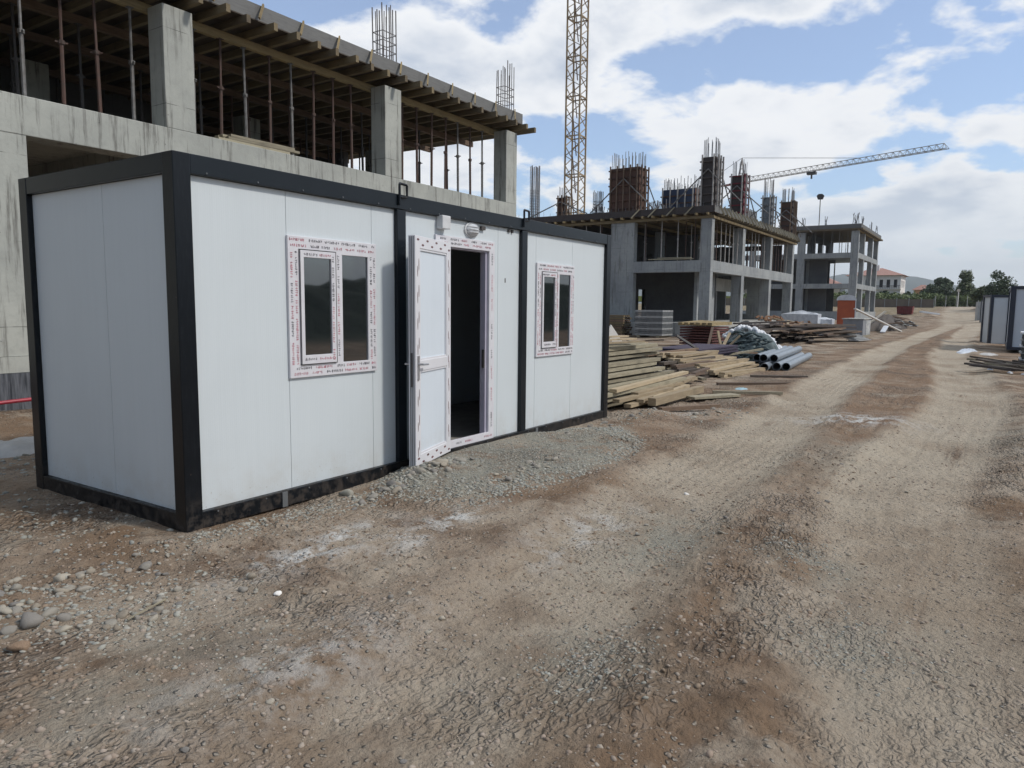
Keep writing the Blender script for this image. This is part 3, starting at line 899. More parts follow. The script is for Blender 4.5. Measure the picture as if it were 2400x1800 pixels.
def props(h, kinds, pts, z, kids=True):
    """kinds: list of (material, label, group, weight)"""
    R_ = random.Random(len(pts)+int(h*100))
    protos = [make_prop(h, k[0], k[1], k[2]) for k in kinds]
    used = [False]*len(protos)
    for (x, y) in pts:
        i = R_.choices(range(len(protos)), [k[3] for k in kinds])[0]
        p = protos[i]
        if not used[i]:
            p.location = (x, y, z); p.rotation_euler = (R_.uniform(-.012, .012), R_.uniform(-.012, .012), R_.uniform(0, 3)); used[i] = True
        else:
            q = dup(p, (x, y, z), kids=kids); q.rotation_euler = (R_.uniform(-.014, .014), R_.uniform(-.014, .014), R_.uniform(0, 3))
    for i, p in enumerate(protos):
        if not used[i]:
            for ch in list(p.children): bpy.data.objects.remove(ch)
            bpy.data.objects.remove(p)


def cage(t, x0, x1, y0, y1, z0, z1, step=.22, m='rebar', r=.012, ties=.25, jitter=.3, name='rebar_cage'):
    mb = MB(); R_ = random.Random(int(x0*10+y0*7+z1*3))
    nx = max(1, round((x1-x0)/step)); ny = max(1, round((y1-y0)/step))
    for i in range(nx+1):
        for j in range(ny+1):
            if 0 < i < nx and 0 < j < ny: continue
            x = x0+(x1-x0)*i/nx; y = y0+(y1-y0)*j/ny; zz = z1-R_.random()*jitter
            mb.beam((x, y, z0), (x+R_.uniform(-.02, .02), y+R_.uniform(-.02, .02), zz), r*2, r*2)
    z = z0+.1
    while ties and z < z0+(z1-z0)*.55:
        for (a, b) in (((x0, y0), (x1, y0)), ((x1, y0), (x1, y1)), ((x1, y1), (x0, y1)), ((x0, y1), (x0, y0))):
            mb.beam((*a, z), (*b, z), r*1.4, r*1.4)
        z += ties
    return mb.build(name, m, t)


# ------------------------------------------------------------------ near building
def building_near():
    t = thing('unfinished_building', 'near unfinished concrete building with timber formwork and props, behind the container', 'building', (4, 7.3, 0))
    YF, XE = 7.3, 15.28; Z1 = 4.55; ZB = 3.99; m = 'conc_near'
    xcols = [-5.8, -.75, 4.48, 9.79, 14.73]
    yrows = [7.3, 12.4, 17.6, 22.6]
    for x in xcols:
        for y in yrows:
            MB().box(x, x+.55, y+.002, y+.44, Z1, 6.56).build('upper_column', m, t, bevel=.012)
            if x > 3: MB().box(x+.003, x+.547, y+.006, y+.44, -.2, ZB).build('lower_column', m, t)
    # ground floor wall at the left, with its footing band and membrane
    MB().box(-9, 2.30, YF+.01, YF+.30, .80, ZB).build('wall', m, t)
    MB().box(-9, 2.32, YF-.01, YF+.32, .56, .795).build('footing_band', m, t)
    MB().box(-9, 2.34, YF-.025, YF+.3, -.2, .555).build('membrane', 'membrane', t)
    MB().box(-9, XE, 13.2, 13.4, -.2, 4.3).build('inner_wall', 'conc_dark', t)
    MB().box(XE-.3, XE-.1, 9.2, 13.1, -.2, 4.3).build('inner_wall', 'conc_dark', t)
    # beams and slab
    MB().box(-9, XE, YF, YF+.42, ZB, Z1).build('edge_beam', m, t, bevel=.012)
    MB().box(XE-.42, XE-.002, YF+.421, 24, ZB+.004, Z1-.002).build('edge_beam', m, t)
    for y in yrows[1:]: MB().box(-9, XE-.43, y, y+.4, ZB, 4.36).build('inner_beam', m, t)
    for x in xcols[:-1]: MB().box(x, x+.4, YF+.43, 24, ZB+.01, 4.36).build('inner_beam', m, t)
    MB().box(-9, XE-.43, YF+.43, 24, 4.362, Z1-.004).build('slab', m, t)
    # dark walls added deep inside the upper storey to keep it dim
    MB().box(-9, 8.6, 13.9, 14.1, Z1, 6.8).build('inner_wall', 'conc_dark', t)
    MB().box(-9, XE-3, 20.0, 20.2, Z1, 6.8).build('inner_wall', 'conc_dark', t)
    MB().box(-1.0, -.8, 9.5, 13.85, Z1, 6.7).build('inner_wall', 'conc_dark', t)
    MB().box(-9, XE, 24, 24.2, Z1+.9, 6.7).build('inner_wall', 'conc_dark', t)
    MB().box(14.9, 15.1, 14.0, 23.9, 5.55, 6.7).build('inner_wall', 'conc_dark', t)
    # roof formwork
    R_ = random.Random(9)
    for y in (7.78, 9.3, 10.9, 13.0, 14.6, 16.2, 18.4, 20.2, 22):
        MB().box(-9, XE+.55+R_.uniform(-.1, .2), y, y+.10, 6.50, 6.645).build('primary_beam', 'joist' if y < 8 else 'plank_brown', t)  # inner beams in browner timber, the interior shade is in their colour
    n = 0; x = XE+.45
    while x > -4:
        y0 = 6.98+R_.uniform(-.06, .06)
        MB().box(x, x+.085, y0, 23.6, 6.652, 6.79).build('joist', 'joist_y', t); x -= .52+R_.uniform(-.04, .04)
    MB().box(-9, XE+.22, 7.16, 24, 6.794, 6.815).build('deck_board', 'ply', t)
    MB().box(-9, XE+.12, 7.22, 7.25, 6.818, 7.12).build('edge_form', 'ply_edge', t)
    MB().box(XE+.125, XE+.155, 7.22, 24, 6.818, 7.12).build('edge_form', 'ply_edge', t)
    MB().box(-9, XE+.12, 7.253, 24, 6.818, 7.08).build('roof_slab', m, t)
    for k in range(14):
        x = XE-.3-k*.95
        MB().beam((x, 7.19, 7.14), (x-.22, 7.03, 6.80), .03, .05).build('edge_brace', 'joist', t)
    for x in xcols[1:]:
        cage(t, x+.05, x+.5, 7.4, 7.7, 7.08, 8.5, .12, r=.010, ties=.2)
        cage(t, x+.05, x+.5, 12.45, 12.8, 7.08, 8.4, .15, r=.010, ties=.2)
    # props
    near = []
    x = -2.5
    while x < 14.6:
        if not any(c-.15 < x < c+.7 for c in xcols): near.append((x, 7.83))
        x += .56
    deep = []
    for y in (9.35, 10.95, 13.05, 14.65, 16.25):
        x = 2.6+R_.random()*.5 if y < 13.8 else 8.8
        while x < 15.6:
            if not any(c-.1 < x < c+.65 for c in xcols): deep.append((x+R_.uniform(-.1, .1), y))
            x += 1.15
    props(1.95, [('rust', 'rusty red steel prop on the near building upper floor, at its front edge', 'steel props at the front edge of the near building', 3),
                 ('prop_grey', 'grey steel prop on the near building upper floor, at its front edge', 'grey steel props at the front edge of the near building', 3)], near, Z1)
    props(1.95, [('prop_dark', 'dark steel prop standing deep inside the near building upper floor', 'steel props deep inside the near building', 3),
                 ('rust', 'rust red steel prop standing deep inside the near building upper floor', 'red steel props deep inside the near building', 2)], deep, Z1)
    # boards lying at the edge of the slab
    for i in range(9):
        z = Z1+.004+(i // 3)*.05+.025; x = 5.55+R_.uniform(-.12, .12)+(i // 3)*.08
        a = R_.uniform(-.03, .03)
        b = MB().beam((x, 7.42+(i % 3)*.14, z), (x+1.55+R_.uniform(-.1, .15), 7.42+(i % 3)*.14+a, z+R_.uniform(0, .01)), .11, .045)
        o = b.build('timber_board', 'pine_old')
        tag(o, 'pale board in the small stack lying on the slab edge of the near building', 'board', 'boards on the slab edge of the near building')
    return t


building_near()
o = MB().path([(-3, 7.05, .10), (-.5, 7.02, .12), (.8, 7.0, .15), (2.4, 6.98, .20), (3.4, 6.95, .12)], .028, 8).build('hose', 'redpipe', smooth=True)
tag(o, 'red plastic conduit lying along the foot of the near concrete wall', 'hose')


# ------------------------------------------------------------------ column and wall formwork on the roofs
def formwork(x0, x1, y0, y1, z0, z1, face, label, top=.9, side='darkform', group=None, braces=1, m_reb='rebar_far', wal=.42):
    t = thing('column_formwork', label, 'formwork', ((x0+x1)/2, (y0+y1)/2, z0), 0, group)
    MB().slab('x', x0, x0+.04, (y0, y1), (z0, z1)).build('form_panel', face, t)
    MB().slab('x', x1-.04, x1, (y0, y1), (z0, z1)).build('form_panel', face, t)
    MB().slab('y', y0, y0+.04, (x0+.041, x1-.041), (z0, z1)).build('form_panel', side, t)
    MB().slab('y', y1-.04, y1, (x0+.041, x1-.041), (z0, z1)).build('form_panel', side, t)
    mb = MB(); z = z0+.2
    while z < z1-.05:
        mb.box(x0-.08, x0-.004, y0-.10, y1+.10, z, z+.07).box(x0-.1, x1+.10, y0-.08, y0-.004, z+.08, z+.14)
        z += wal
    mb.build('waler', side, t)
    mb = MB(); n = max(2, int((y1-y0)/.42)+1)
    for i in range(n):
        y = y0+.04+(y1-y0-.12)*i/(n-1); mb.box(x0-.165, x0-.084, y, y+.06, z0, z1+.12)
    n = max(2, int((x1-x0)/.42)+1)
    for i in range(n):
        x = x0+.04+(x1-x0-.12)*i/(n-1); mb.box(x, x+.06, y0-.165, y0-.084, z0, z1+.10)
    mb.build('stiffener', 'plank_brown' if 'brown' in face or 'maroon' in face else 'prop_pale', t)
    if top: cage(t, x0+.07, x1-.07, y0+.07, y1-.07, z1-.3, z1+top, .2, m_reb, .014, 0, .25, name='starter_bars')
    if braces:
        mb = MB(); zz = z0+(z1-z0)*.75
        mb.tube((x0-.1, (y0+y1)/2, zz), (x0-.25, (y0+y1)/2+braces*2.0, z0+.05), .035, 6)
        mb.tube((x0-.1, (y0+y1)/2, zz), (x0-.25, (y0+y1)/2-braces*1.9, z0+.05), .035, 6)
        mb.tube((x1, y0, zz), (x1+braces*1.8, y0-.1, z0+.05), .035, 6)
        mb.build('brace', 'prop_grey', t)
    return t


def free_cage(x, y, z0, z1, w, label, group=None, r=.016):
    t = thing('rebar_cage', label, 'rebar cage', (x, y, z0), 0, group)
    cage(t, x-w/2, x+w/2, y-w/2, y+w/2, z0, z1, .16, 'rebar_far', r, .16, .15, name='bars')
    return t


# ------------------------------------------------------------------ middle building
def building_mid():
    X, Y = 35.75, 8.3; m = 'conc_far'
    t = thing('unfinished_building', 'middle unfinished two storey concrete building with formwork columns on its roof', 'building', (X, Y, 0))
    XE, YE = 54.8, 27.0
    MB().box(X-.05, XE+.1, Y-.15, YE, -.3, .78).build('plinth', 'conc_white', t)
    for y0, y1 in ((8.3, 8.9), (12.75, 14.2), (19.2, 19.8), (24.5, 25.1)):
        for (z0, z1) in ((.78, 3.54), (4.16, 6.36)):
            MB().box(X+.004, X+.46, y0+.003, y1, z0, z1).build('column', m, t, bevel=.015)
    for x0 in (41.5, 47.9, 54.2):
        for (z0, z1) in ((.78, 3.54), (4.16, 6.36)):
            MB().box(x0, x0+.55, Y+.004, Y+.62, z0, z1).build('column', m, t, bevel=.015)
        for y0 in (13.4, 19.2):
            for (z0, z1) in ((.78, 3.5), (4.16, 6.36)):
                MB().box(x0, x0+.45, y0, y0+.5, z0, z1).build('column', m, t)
    MB().box(X, X+.40, Y+.401, YE, 3.542, 4.16).build('edge_beam', m, t, bevel=.015)
    MB().box(X, XE, Y, Y+.40, 3.54, 4.162).build('edge_beam', m, t, bevel=.015)
    MB().box(X+.405, XE, Y+.405, YE, 3.98, 4.155).build('slab', m, t)
    # ground storey walls with openings
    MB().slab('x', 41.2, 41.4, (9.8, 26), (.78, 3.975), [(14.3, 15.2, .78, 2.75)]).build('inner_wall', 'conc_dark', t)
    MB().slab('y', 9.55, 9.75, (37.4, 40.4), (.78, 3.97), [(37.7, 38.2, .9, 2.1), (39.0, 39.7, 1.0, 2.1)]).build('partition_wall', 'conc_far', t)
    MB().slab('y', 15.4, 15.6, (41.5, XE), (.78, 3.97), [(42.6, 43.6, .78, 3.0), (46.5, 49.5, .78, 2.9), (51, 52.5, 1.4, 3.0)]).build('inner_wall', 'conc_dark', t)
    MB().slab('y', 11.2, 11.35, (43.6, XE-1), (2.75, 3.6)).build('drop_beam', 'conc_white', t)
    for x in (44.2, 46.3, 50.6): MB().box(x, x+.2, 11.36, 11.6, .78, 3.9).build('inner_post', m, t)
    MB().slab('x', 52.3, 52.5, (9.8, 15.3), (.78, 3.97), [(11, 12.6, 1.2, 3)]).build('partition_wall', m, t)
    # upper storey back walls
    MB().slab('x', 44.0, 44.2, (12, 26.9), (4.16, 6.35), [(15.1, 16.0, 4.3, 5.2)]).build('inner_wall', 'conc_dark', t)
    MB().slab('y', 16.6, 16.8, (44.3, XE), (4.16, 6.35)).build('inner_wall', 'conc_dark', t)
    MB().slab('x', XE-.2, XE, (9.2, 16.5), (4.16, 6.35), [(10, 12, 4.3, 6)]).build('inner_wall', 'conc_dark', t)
    mb = MB()
    for z in (4.45, 4.7, 4.95): mb.box(43.96, 43.99, 15.1, 16.0, z, z+.05)
    for y in (15.38, 15.7): mb.box(43.96, 43.99, y, y+.05, 4.3, 5.2)
    mb.build('window_bars', 'prop_dark', t)
    # roof formwork
    R_ = random.Random(4)
    MB().box(X-.05, X+.06, Y-.1, YE, 6.36, 6.50).build('primary_beam', 'joist_y', t)
    MB().box(X+.065, XE+.4, Y-.06, Y+.05, 6.365, 6.50).build('primary_beam', 'joist', t)
    for y in (10.5, 12.9, 15.3, 18): MB().box(X+.3, XE, y, y+.1, 6.37, 6.50).build('primary_beam', 'joist', t)
    y = Y+.1
    while y < YE:
        MB().box(X-.42+R_.uniform(-.05, .05), X+2, y, y+.09, 6.505, 6.62).build('joist', 'joist', t); y += .62
    x = X+.6
    while x < XE:
        MB().box(x, x+.09, Y-.42+R_.uniform(-.05, .05), Y+6, 6.507, 6.62).build('joist', 'joist_y', t); x += .62
    MB().box(X-.2, XE+.2, Y-.2, YE, 6.624, 6.65).build('deck_board', 'ply', t)
    MB().box(X-.16, X-.12, Y-.16, YE, 6.655, 7.0).build('edge_form', 'darkform', t)
    MB().box(X-.11, XE+.16, Y-.16, Y-.12, 6.655, 7.0).build('edge_form', 'ply_edge', t)
    MB().box(X-.11, XE+.1, Y-.11, YE, 6.655, 6.98).build('roof_slab', m, t)
    for y in (9.3, 10.35, 11.4, 12.4): MB().beam((X-.20, y, 7.02), (X-.42, y+.38, 6.55), .06, .07).build('edge_brace', 'pine_old', t)
    for k in range(26):
        x = X+.6+k*.72; MB().beam((x, Y-.19, 7.05), (x+.1, Y-.42, 6.56), .05, .09).build('edge_brace', 'pine_old', t)
    mb = MB()
    for k in range(40):
        y = Y+.5+k*.45; mb.beam((X-.05, y, 6.98), (X-.05, y, 7.0+R_.uniform(.12, .3)), .012, .012)
    mb.build('starter_bars', 'rebar_far', t)
    # props upstairs
    pts = []
    for i in range(11):
        pts.append((X+.22, 9.3+i*.95 if not 12.5 < 9.3+i*.95 < 14.4 else 14.9))
    for i in range(24): pts.append((X+.9+i*.76, Y+.25))
    for r_ in (10.4, 12.8):
        for i in range(15): pts.append((X+1.3+i*1.15+R_.uniform(-.2, .2), r_+R_.uniform(-.3, .3)))
    pts = [p for p in pts if not any(c-.15 < p[0] < c+.7 for c in (41.5, 47.9, 54.2))]
    props(2.19, [('prop_pale', 'pale steel prop between floor and formwork in the middle building', 'pale steel props in the middle building', 3),
                 ('rust', 'rusty steel prop between floor and formwork in the middle building', 'rusty steel props in the middle building', 2)], pts, 4.163)
    o = MB().beam((X+.1, 9.3, 4.25), (X+.15, 11.9, 4.27), .2, .05).beam((X+.3, 9.5, 4.33), (X+.2, 11.4, 4.34), .2, .05).build('timber_board', 'pine_old', t)
    o.name = 'board_bundle'
    return t


building_mid()
Z = 6.985
formwork(35.9, 37.0, 12.62, 14.38, Z, 9.45, 'brownform', 'large brown wall formwork with rusty ribs, biggest on the middle building roof', .95, 'brownform')
formwork(35.85, 36.75, 8.25, 9.0, Z, 9.55, 'darkform', 'tall dark column formwork on the near corner of the middle building roof', 1.05)
formwork(41.0, 41.75, 8.25, 9.0, Z+.0, 9.35, 'darkform', 'dark red faced column formwork next right of the corner one, middle building roof', .95, 'redform')
formwork(47.6, 48.3, 8.3, 8.9, Z, 8.95, 'galv', 'slim grey column formwork with long bars, middle building roof', 1.3, 'galv', m_reb='rebar')
formwork(53.4, 54.3, 8.3, 9.1, Z, 9.35, 'brownform', 'brown column formwork at the far right end of the middle building roof', 1.1)
formwork(38.5, 41.5, 10.3, 12.25, Z, 8.45, 'blueform', 'wide blue faced formwork box with brown lattice side on middle building roof', .8, 'brownform', braces=0, m_reb='rebar_far')
formwork(49, 52.8, 10.8, 12.3, Z, 8.6, 'galv', 'low grey formwork box between the slim grey and brown columns, middle building roof', 0, 'galv', braces=0)
formwork(35.95, 36.4, 17.45, 17.85, Z, 8.1, 'brownform', 'small brown column formwork beside the crane mast on middle building roof', .7)
free_cage(36.1, 19.6, Z, 10.2, .42, 'tall bare rebar cage standing left of the tower crane mast', r=.02)
free_cage(36.1, 22.3, Z, 9.0, .40, 'short bare rebar cage just right of the near building corner', r=.014)
free_cage(36.2, 15.3, Z, 8.4, .42, 'short bare rebar cage right of the tower crane mast')
free_cage(43, 14.5, Z, 8.6, .4, 'thin bare rebar cage behind the brown wall formwork')
for (px, py, lab) in ((36.6, 15.0, 'bundle of short bars left of the brown wall formwork on the roof'), (37.5, 12.1, 'bundle of short bars right of the brown wall formwork on the roof')):
    mb = MB(); R_ = random.Random(int(px*10))
    for k in range(26):
        x, y = px+R_.uniform(-.4, .4), py+R_.uniform(-.8, .8)
        mb.beam((x, y, Z), (x+R_.uniform(-.2, .2), y+R_.uniform(-.2, .2), Z+R_.uniform(.3, .8)), .03, .03)
    tag(mb.build('rebar_bundle', 'rebar'), lab, 'rebar')


# ------------------------------------------------------------------ far building
def building_far():
    X, Y = 87.0, 8.72; m = 'conc_far'
    t = thing('unfinished_building', 'farthest unfinished three storey concrete frame, right of the middle building', 'building', (X, Y, .5))
    XE, YE = 103.2, 22.0
    FL = [(1.34, 3.95, 4.5), (4.5, 7.37, 7.95), (7.95, 10.35, 11.1)]
    MB().box(X-.1, XE, Y-.1, YE, -.2, 1.34).build('plinth', 'conc_far', t)
    for k, (z0, z1, z2) in enumerate(FL):
        for y0, y1 in ((8.72, 9.5), (14.4, 15.2), (20, 20.7)):
            MB().box(X+.004, X+.5, y0+.004, y1, z0, z1).build('column', m, t)
        for x0 in (91.2, 97.7, 102.4):
            MB().box(x0, x0+.6, Y+.004, Y+.5, z0, z1).build('column', m, t)
            MB().box(x0, x0+.6, 14.6, 15.0, z0, z1).build('column', m, t)
        if k < 2:
            MB().box(X, XE, Y, Y+.45, z1, z2).build('edge_beam', m, t)
            MB().box(X, X+.45, Y+.451, YE, z1+.003, z2).build('edge_beam', m, t)
            MB().box(X+.46, XE, Y+.46, YE, z2-.2, z2-.004).build('slab', m, t)
        else:
            MB().box(X-.3, XE+.5, Y-.4, YE, 10.45, 10.62).build('roof_formwork', 'joist_y', t)
            MB().box(X-.1, XE+.3, Y-.2, YE, 10.624, 11.1).build('roof_slab', 'ply_edge', t)
            MB().box(X+.02, XE, Y+.02, Y+.2, 10.355, 10.447).build('primary_beam', 'joist', t)
    MB().slab('x', 96.0, 96.2, (12.6, 21.9), (1.34, 7.7), [(12.7, 13.2, 4.7, 7.3)]).build('inner_wall', 'conc_dark', t)
    MB().box(89.5, 89.8, 12.3, 14.3, 1.34, 7.37).build('inner_wall', 'conc_dark', t)
    MB().slab('y', 14.2, 14.35, (90, XE), (7.95, 10.4), [(92, 94, 8.1, 9.6), (95, 100, 8.1, 9.7)]).build('inner_wall', 'conc_dark', t)
    mb = MB(); R_ = random.Random(2)
    for (x, y) in ((X+.3, 9.0), (X+.3, 9.3), (91.5, 9), (97.9, 9), (102.6, 9), (X+.4, 14.8), (88.5, 12.5), (89, 16)):
        for j in range(4): mb.beam((x+R_.uniform(-.2, .2), y+R_.uniform(-.2, .2), 11.1), (x+R_.uniform(-.2, .2), y+R_.uniform(-.2, .2), 12.2+R_.uniform(-.3, .2)), .05, .05)
    mb.build('starter_bars', 'rebar_far', t)
    pts = [(X+.9+i*1.4, Y+.9+(i % 3)*1.2) for i in range(11)]+[(X+.3, 9.9+i*.85) for i in range(5)]
    props(2.42, [('prop_grey', 'steel prop on the top storey of the farthest unfinished building', 'steel props in the farthest building', 1)], pts, 7.95)
    # floodlight on the roof
    f = thing('floodlight_mast', 'thin mast with a dark floodlight head on the farthest building roof', 'floodlight', (85.6+2, 13.1, 11.1))
    MB().tube((87.6, 13.1, 11.1), (87.6, 13.1, 14.1), .05, 6).build('pole', 'prop_grey', f)
    MB().prism([(12.85, 14.1), (13.35, 14.1), (13.5, 14.5), (13.3, 14.7), (12.9, 14.7), (12.7, 14.5)], 0, 87.45, 87.75).build('lamp_head', 'prop_dark', f)


building_far()


# ------------------------------------------------------------------ cranes
def mast(mb, cx, cy, z0, z1, s, ang, leg, sec):
    C_ = [(cx+s/2*(a*math.cos(ang)-b*math.sin(ang)), cy+s/2*(a*math.sin(ang)+b*math.cos(ang))) for a, b in ((-1, -1), (1, -1), (1, 1), (-1, 1))]
    for (x, y) in C_: mb.beam((x, y, z0), (x, y, z1), leg, leg)
    z = z0; k = 0
    while z < z1-.1:
        for i in range(4):
            a, b = C_[i], C_[(i+1) % 4]
            if k % 4 == 0: mb.beam((*a, z), (*b, z), leg*.8, leg*.8)
            p, q = (a, b) if k % 2 == 0 else (b, a)
            mb.beam((*p, z), (*q, min(z+sec, z1)), leg*.5, leg*.5)
        z += sec; k += 1


t = thing('tower_crane', 'beige lattice tower crane mast rising out of the top of the picture', 'crane', (51.9, 25.5, 0))
mb = MB(); mast(mb, 51.9, 25.5, 0, 46, 1.25, .55+1.05, .11, .78); mb.build('mast', 'crane', t)
mb = MB()
for z in range(2, 44, 3): mb.beam((51.5, 25.2, z), (51.6, 25.6, z+3), .06, .06)
mb.build('ladder', 'rust', t)

t = thing('tower_crane', 'distant tower crane with long pale jib reaching right above the roofs', 'crane', (169.6, 46.55, 2.5))
mb = MB(); mast(mb, 169.6, 46.55, 2, 30.2, 1.6, .3, .16, 1.6); mb.build('mast', 'crane2', t)
A = Vector((169.6, 46.55, 30.4)); Bt = Vector((152.7, 4.7, 30.6)); dj = (Bt-A).normalized(); sj = dj.cross(Vector((0, 0, 1))).normalized()
mb = MB(); n = 34
for k in range(n):
    p = A.lerp(Bt, k/n); q = A.lerp(Bt, (k+1)/n); up = Vector((0, 0, 1.0)); mid = p.lerp(q, .5)+up
    for s_ in (-.5, .5):
        mb.beam(p+sj*s_, q+sj*s_, .12, .12); mb.beam(p+sj*s_, mid, .055, .055); mb.beam(mid, q+sj*s_, .055, .055)
    mb.beam(p-sj*.5, p+sj*.5, .06, .06)
    if k: mb.beam(A.lerp(Bt, (k-.5)/n)+up, mid, .11, .11)
mb.build('jib', 'crane2', t)
mb = MB(); Cj = A-dj*13
for k in range(8):
    p = A.lerp(Cj, k/8); q = A.lerp(Cj, (k+1)/8)
    for s_ in (-.5, .5): mb.beam(p+sj*s_, q+sj*s_, .22, .25)
    mb.beam(p-sj*.5, q+sj*.5, .1, .1)
mb.build('counter_jib', 'cranered', t)
MB().box(Cj.x-.9, Cj.x+.9, Cj.y-1.6, Cj.y+.3, 28.6, 30.9).build('counterweight', 'conc_far', t)
apex = A+Vector((0, 0, 5.6))
mb = MB()
for (a, b) in ((-.8, -.8), (.8, -.8), (.8, .8), (-.8, .8)): mb.beam(A+Vector((a, b, -.3)), apex, .14, .14)
for k in range(1, 5):
    w = .8*(1-k/5.5)
    for (a, b, c, d) in ((-1, -1, 1, -1), (1, -1, 1, 1), (1, 1, -1, 1), (-1, 1, -1, -1)):
        mb.beam(A+Vector((a*w, b*w, k*1.05)), A+Vector((c*w, d*w, k*1.05)), .08, .08)
mb.build('tower_head', 'crane2', t)
MB().tube(apex, A.lerp(Bt, .63)+Vector((0, 0, 1.0)), .05, 5).tube(apex, Cj+Vector((0, 0, .3)), .05, 5).build('tie_rods', 'prop_grey', t)
tp = A.lerp(Bt, .40)
MB().box(tp.x-.7, tp.x+.7, tp.y-.9, tp.y+.9, tp.z-.7, tp.z-.2).beam(tp-Vector((0, 0, .7)), tp-Vector((0, 0, 1.6)), .3, .3).build('trolley', 'prop_dark', t)


# ------------------------------------------------------------------ boards and stacks
def board(p, q, w, h, m, label, cat, group, name='timber_board', up=(0, 0, 1)):
    p, q = Vector(p), Vector(q); c = (p+q)/2
    mb = MB(); mb.beam(p-c, q-c, w, h, up)
    o = mb.build(name, m); o.location = c
    return tag(o, label, cat, group)


def lumber():
    R_ = random.Random(21)
    # pile beside the container: courses stepping back, boards along x
    G1 = 'weathered boards of the tall pile by the container'
    lab = 'weathered board in the tall timber pile right beside the container end'
    for k in range(11):
        y = .46+k*.05+(.05 if k > 5 else 0); z = .06+k*.082
        for j in range(5):
            x0 = 6.95+R_.uniform(-.15, .15); x1 = 10.15+k*.03+R_.uniform(-.42, .30)
            yy = y+j*.17-(.04 if k % 2 else 0)
            board((x0, yy+R_.uniform(-.06, .06), z+R_.uniform(-.008, .008)), (x1, yy+R_.uniform(-.09, .05), z+R_.uniform(-.02, .012)), .14, R_.uniform(.048, .062), 'pine_old', lab, 'board', G1)
    for k in range(3):
        board((7.2, 1.0+k*.22, 1.00+k*.03), (9.6+k*.3, .8+k*.3, .98+k*.03), .15, .03, 'pine', 'loose thin fresh board lying across the top of the tall timber pile', 'board', 'thin boards on top of the tall pile')
    toe = (((7.4, .30), (10.9, .42), .30, .34, 'longest fresh board resting high on the toe of the tall timber pile'), ((8.0, .20), (10.2, .26), .20, .20, 'short fresh board in the middle of the pile toe'),
           ((7.8, .02), (11.5, .48), .12, .20, 'fresh board slanting out to the right from the pile toe'), ((8.9, .34), (11.9, .58), .13, .14, 'fresh board reaching farthest right from the pile toe'),
           ((7.5, .10), (9.6, .05), .07, .08, 'lowest fresh board at the left of the pile toe'), ((7.3, .2), (9.3, .1), .16, .18, 'fresh board end poking left out of the pile toe'), ((8.3, -.05), (9.2, -.12), .06, .07, 'small pale offcut under the boards of the pile toe'),
           ((7.2, .36), (10.5, .30), .24, .26, 'grey tinged board along the foot of the tall pile'))
    for (a, b, z, zz, lb) in toe:
        board((a[0], a[1], z), (b[0], b[1], zz), .12, .055, 'pine' if 'grey' not in lb else 'pine_old', lb, 'board', None)
    board((7.9, -.14, .11), (10.3, -.10, .10), .13, .12, 'pine', 'thick squared pine beam at the very front of the timber piles', 'beam', None, 'timber_beam')
    board((8.3, .02, .11), (10.3, .16, .13), .10, .08, 'pine', 'second squared beam lying just behind the thick pine beam', 'beam', None, 'timber_beam')
    board((7.6, -.40, .05), (8.6, -.98, .04), .10, .06, 'plank_brown', 'short brown offcut on the soil in front of the thick pine beam', 'board', None)
    board((9.3, -.25, .05), (10.3, -.75, .04), .26, .04, 'pine_old', 'wide weathered board flat on the ground right of the thick pine beam', 'board', None)
    board((11.9, .1, .05), (12.9, -1.1, .05), .10, .05, 'plank_brown', 'long dark plank on the soil in front of the grey pipes', 'board', None)
    board((10.4, -.3, .05), (11.0, -1.4, .05), .09, .05, 'pine_old', 'pale thin plank reaching towards the road beside the blue bag', 'board', None)
    board((14.0, .0, .06), (14.6, -1.1, .06), .12, .05, 'plank_dark', 'dark plank on the soil nearest the ends of grey pipes', 'board', None)
    # second pile: dark ends to the left, boards fanned
    G2 = 'boards of the fanned pile in front of the grey pipes'
    R2 = random.Random(77)
    for k in range(22):
        x = R2.uniform(10.6, 13.2); y = R2.uniform(.6, 2.4); a = R2.uniform(-.5, .7); l = R2.uniform(.5, 1.3); z = .05+R2.random()*.18
        board((x-l*math.cos(a), y-l*math.sin(a), z), (x+l*math.cos(a), y+l*math.sin(a), z+R2.uniform(-.03, .1)), .11, .05, R2.choice(['plank_brown', 'pine_old', 'pine_old', 'plank_dark']), 'short tangled board end between the tall pile and the fanned pile', 'board', 'tangled board ends between the two piles')
    lab = 'pale pine board of the fanned pile in front of the grey pipes'
    for k in range(10):
        y = .34+k*.17; z = .06+min(k, 7)*.058
        for j in range(3):
            x0 = 13.1+R_.uniform(-.3, .3)+(.3 if k < 2 else 0); x1 = 16.5+R_.uniform(-.3, .3)-k*.10
            yy = y+j*.06
            board((x0, yy+R_.uniform(-.08, .08)+.05, z+j*.055-.04), (x1, yy+R_.uniform(-.16, .10)-.05, z+j*.055-.04+R_.uniform(-.07, .05)), .14, .05, 'pine', lab, 'board', G2)
    lab = 'dark stained board end in the lower courses of the fanned pile'
    for k in range(26):
        y = .55+R_.random()*1.7; x0 = 12.3+R_.uniform(-.25, .5); z = .05+R_.random()*min(.5, (y-.3)*.34)
        board((x0, y+.12, z), (x0+1.8+R_.random(), y-.05+R_.uniform(-.15, .15), z+R_.uniform(-.02, .02)), .14, .06, 'plank_brown' if k % 3 else 'plank_dark', lab, 'board', 'dark boards under the fanned pile')
    # purple-faced sheets behind
    ORD = ['topmost', 'second', 'third', 'fourth', 'fifth', 'sixth', 'seventh', 'eighth', 'ninth', 'tenth', 'eleventh', 'twelfth', 'thirteenth']
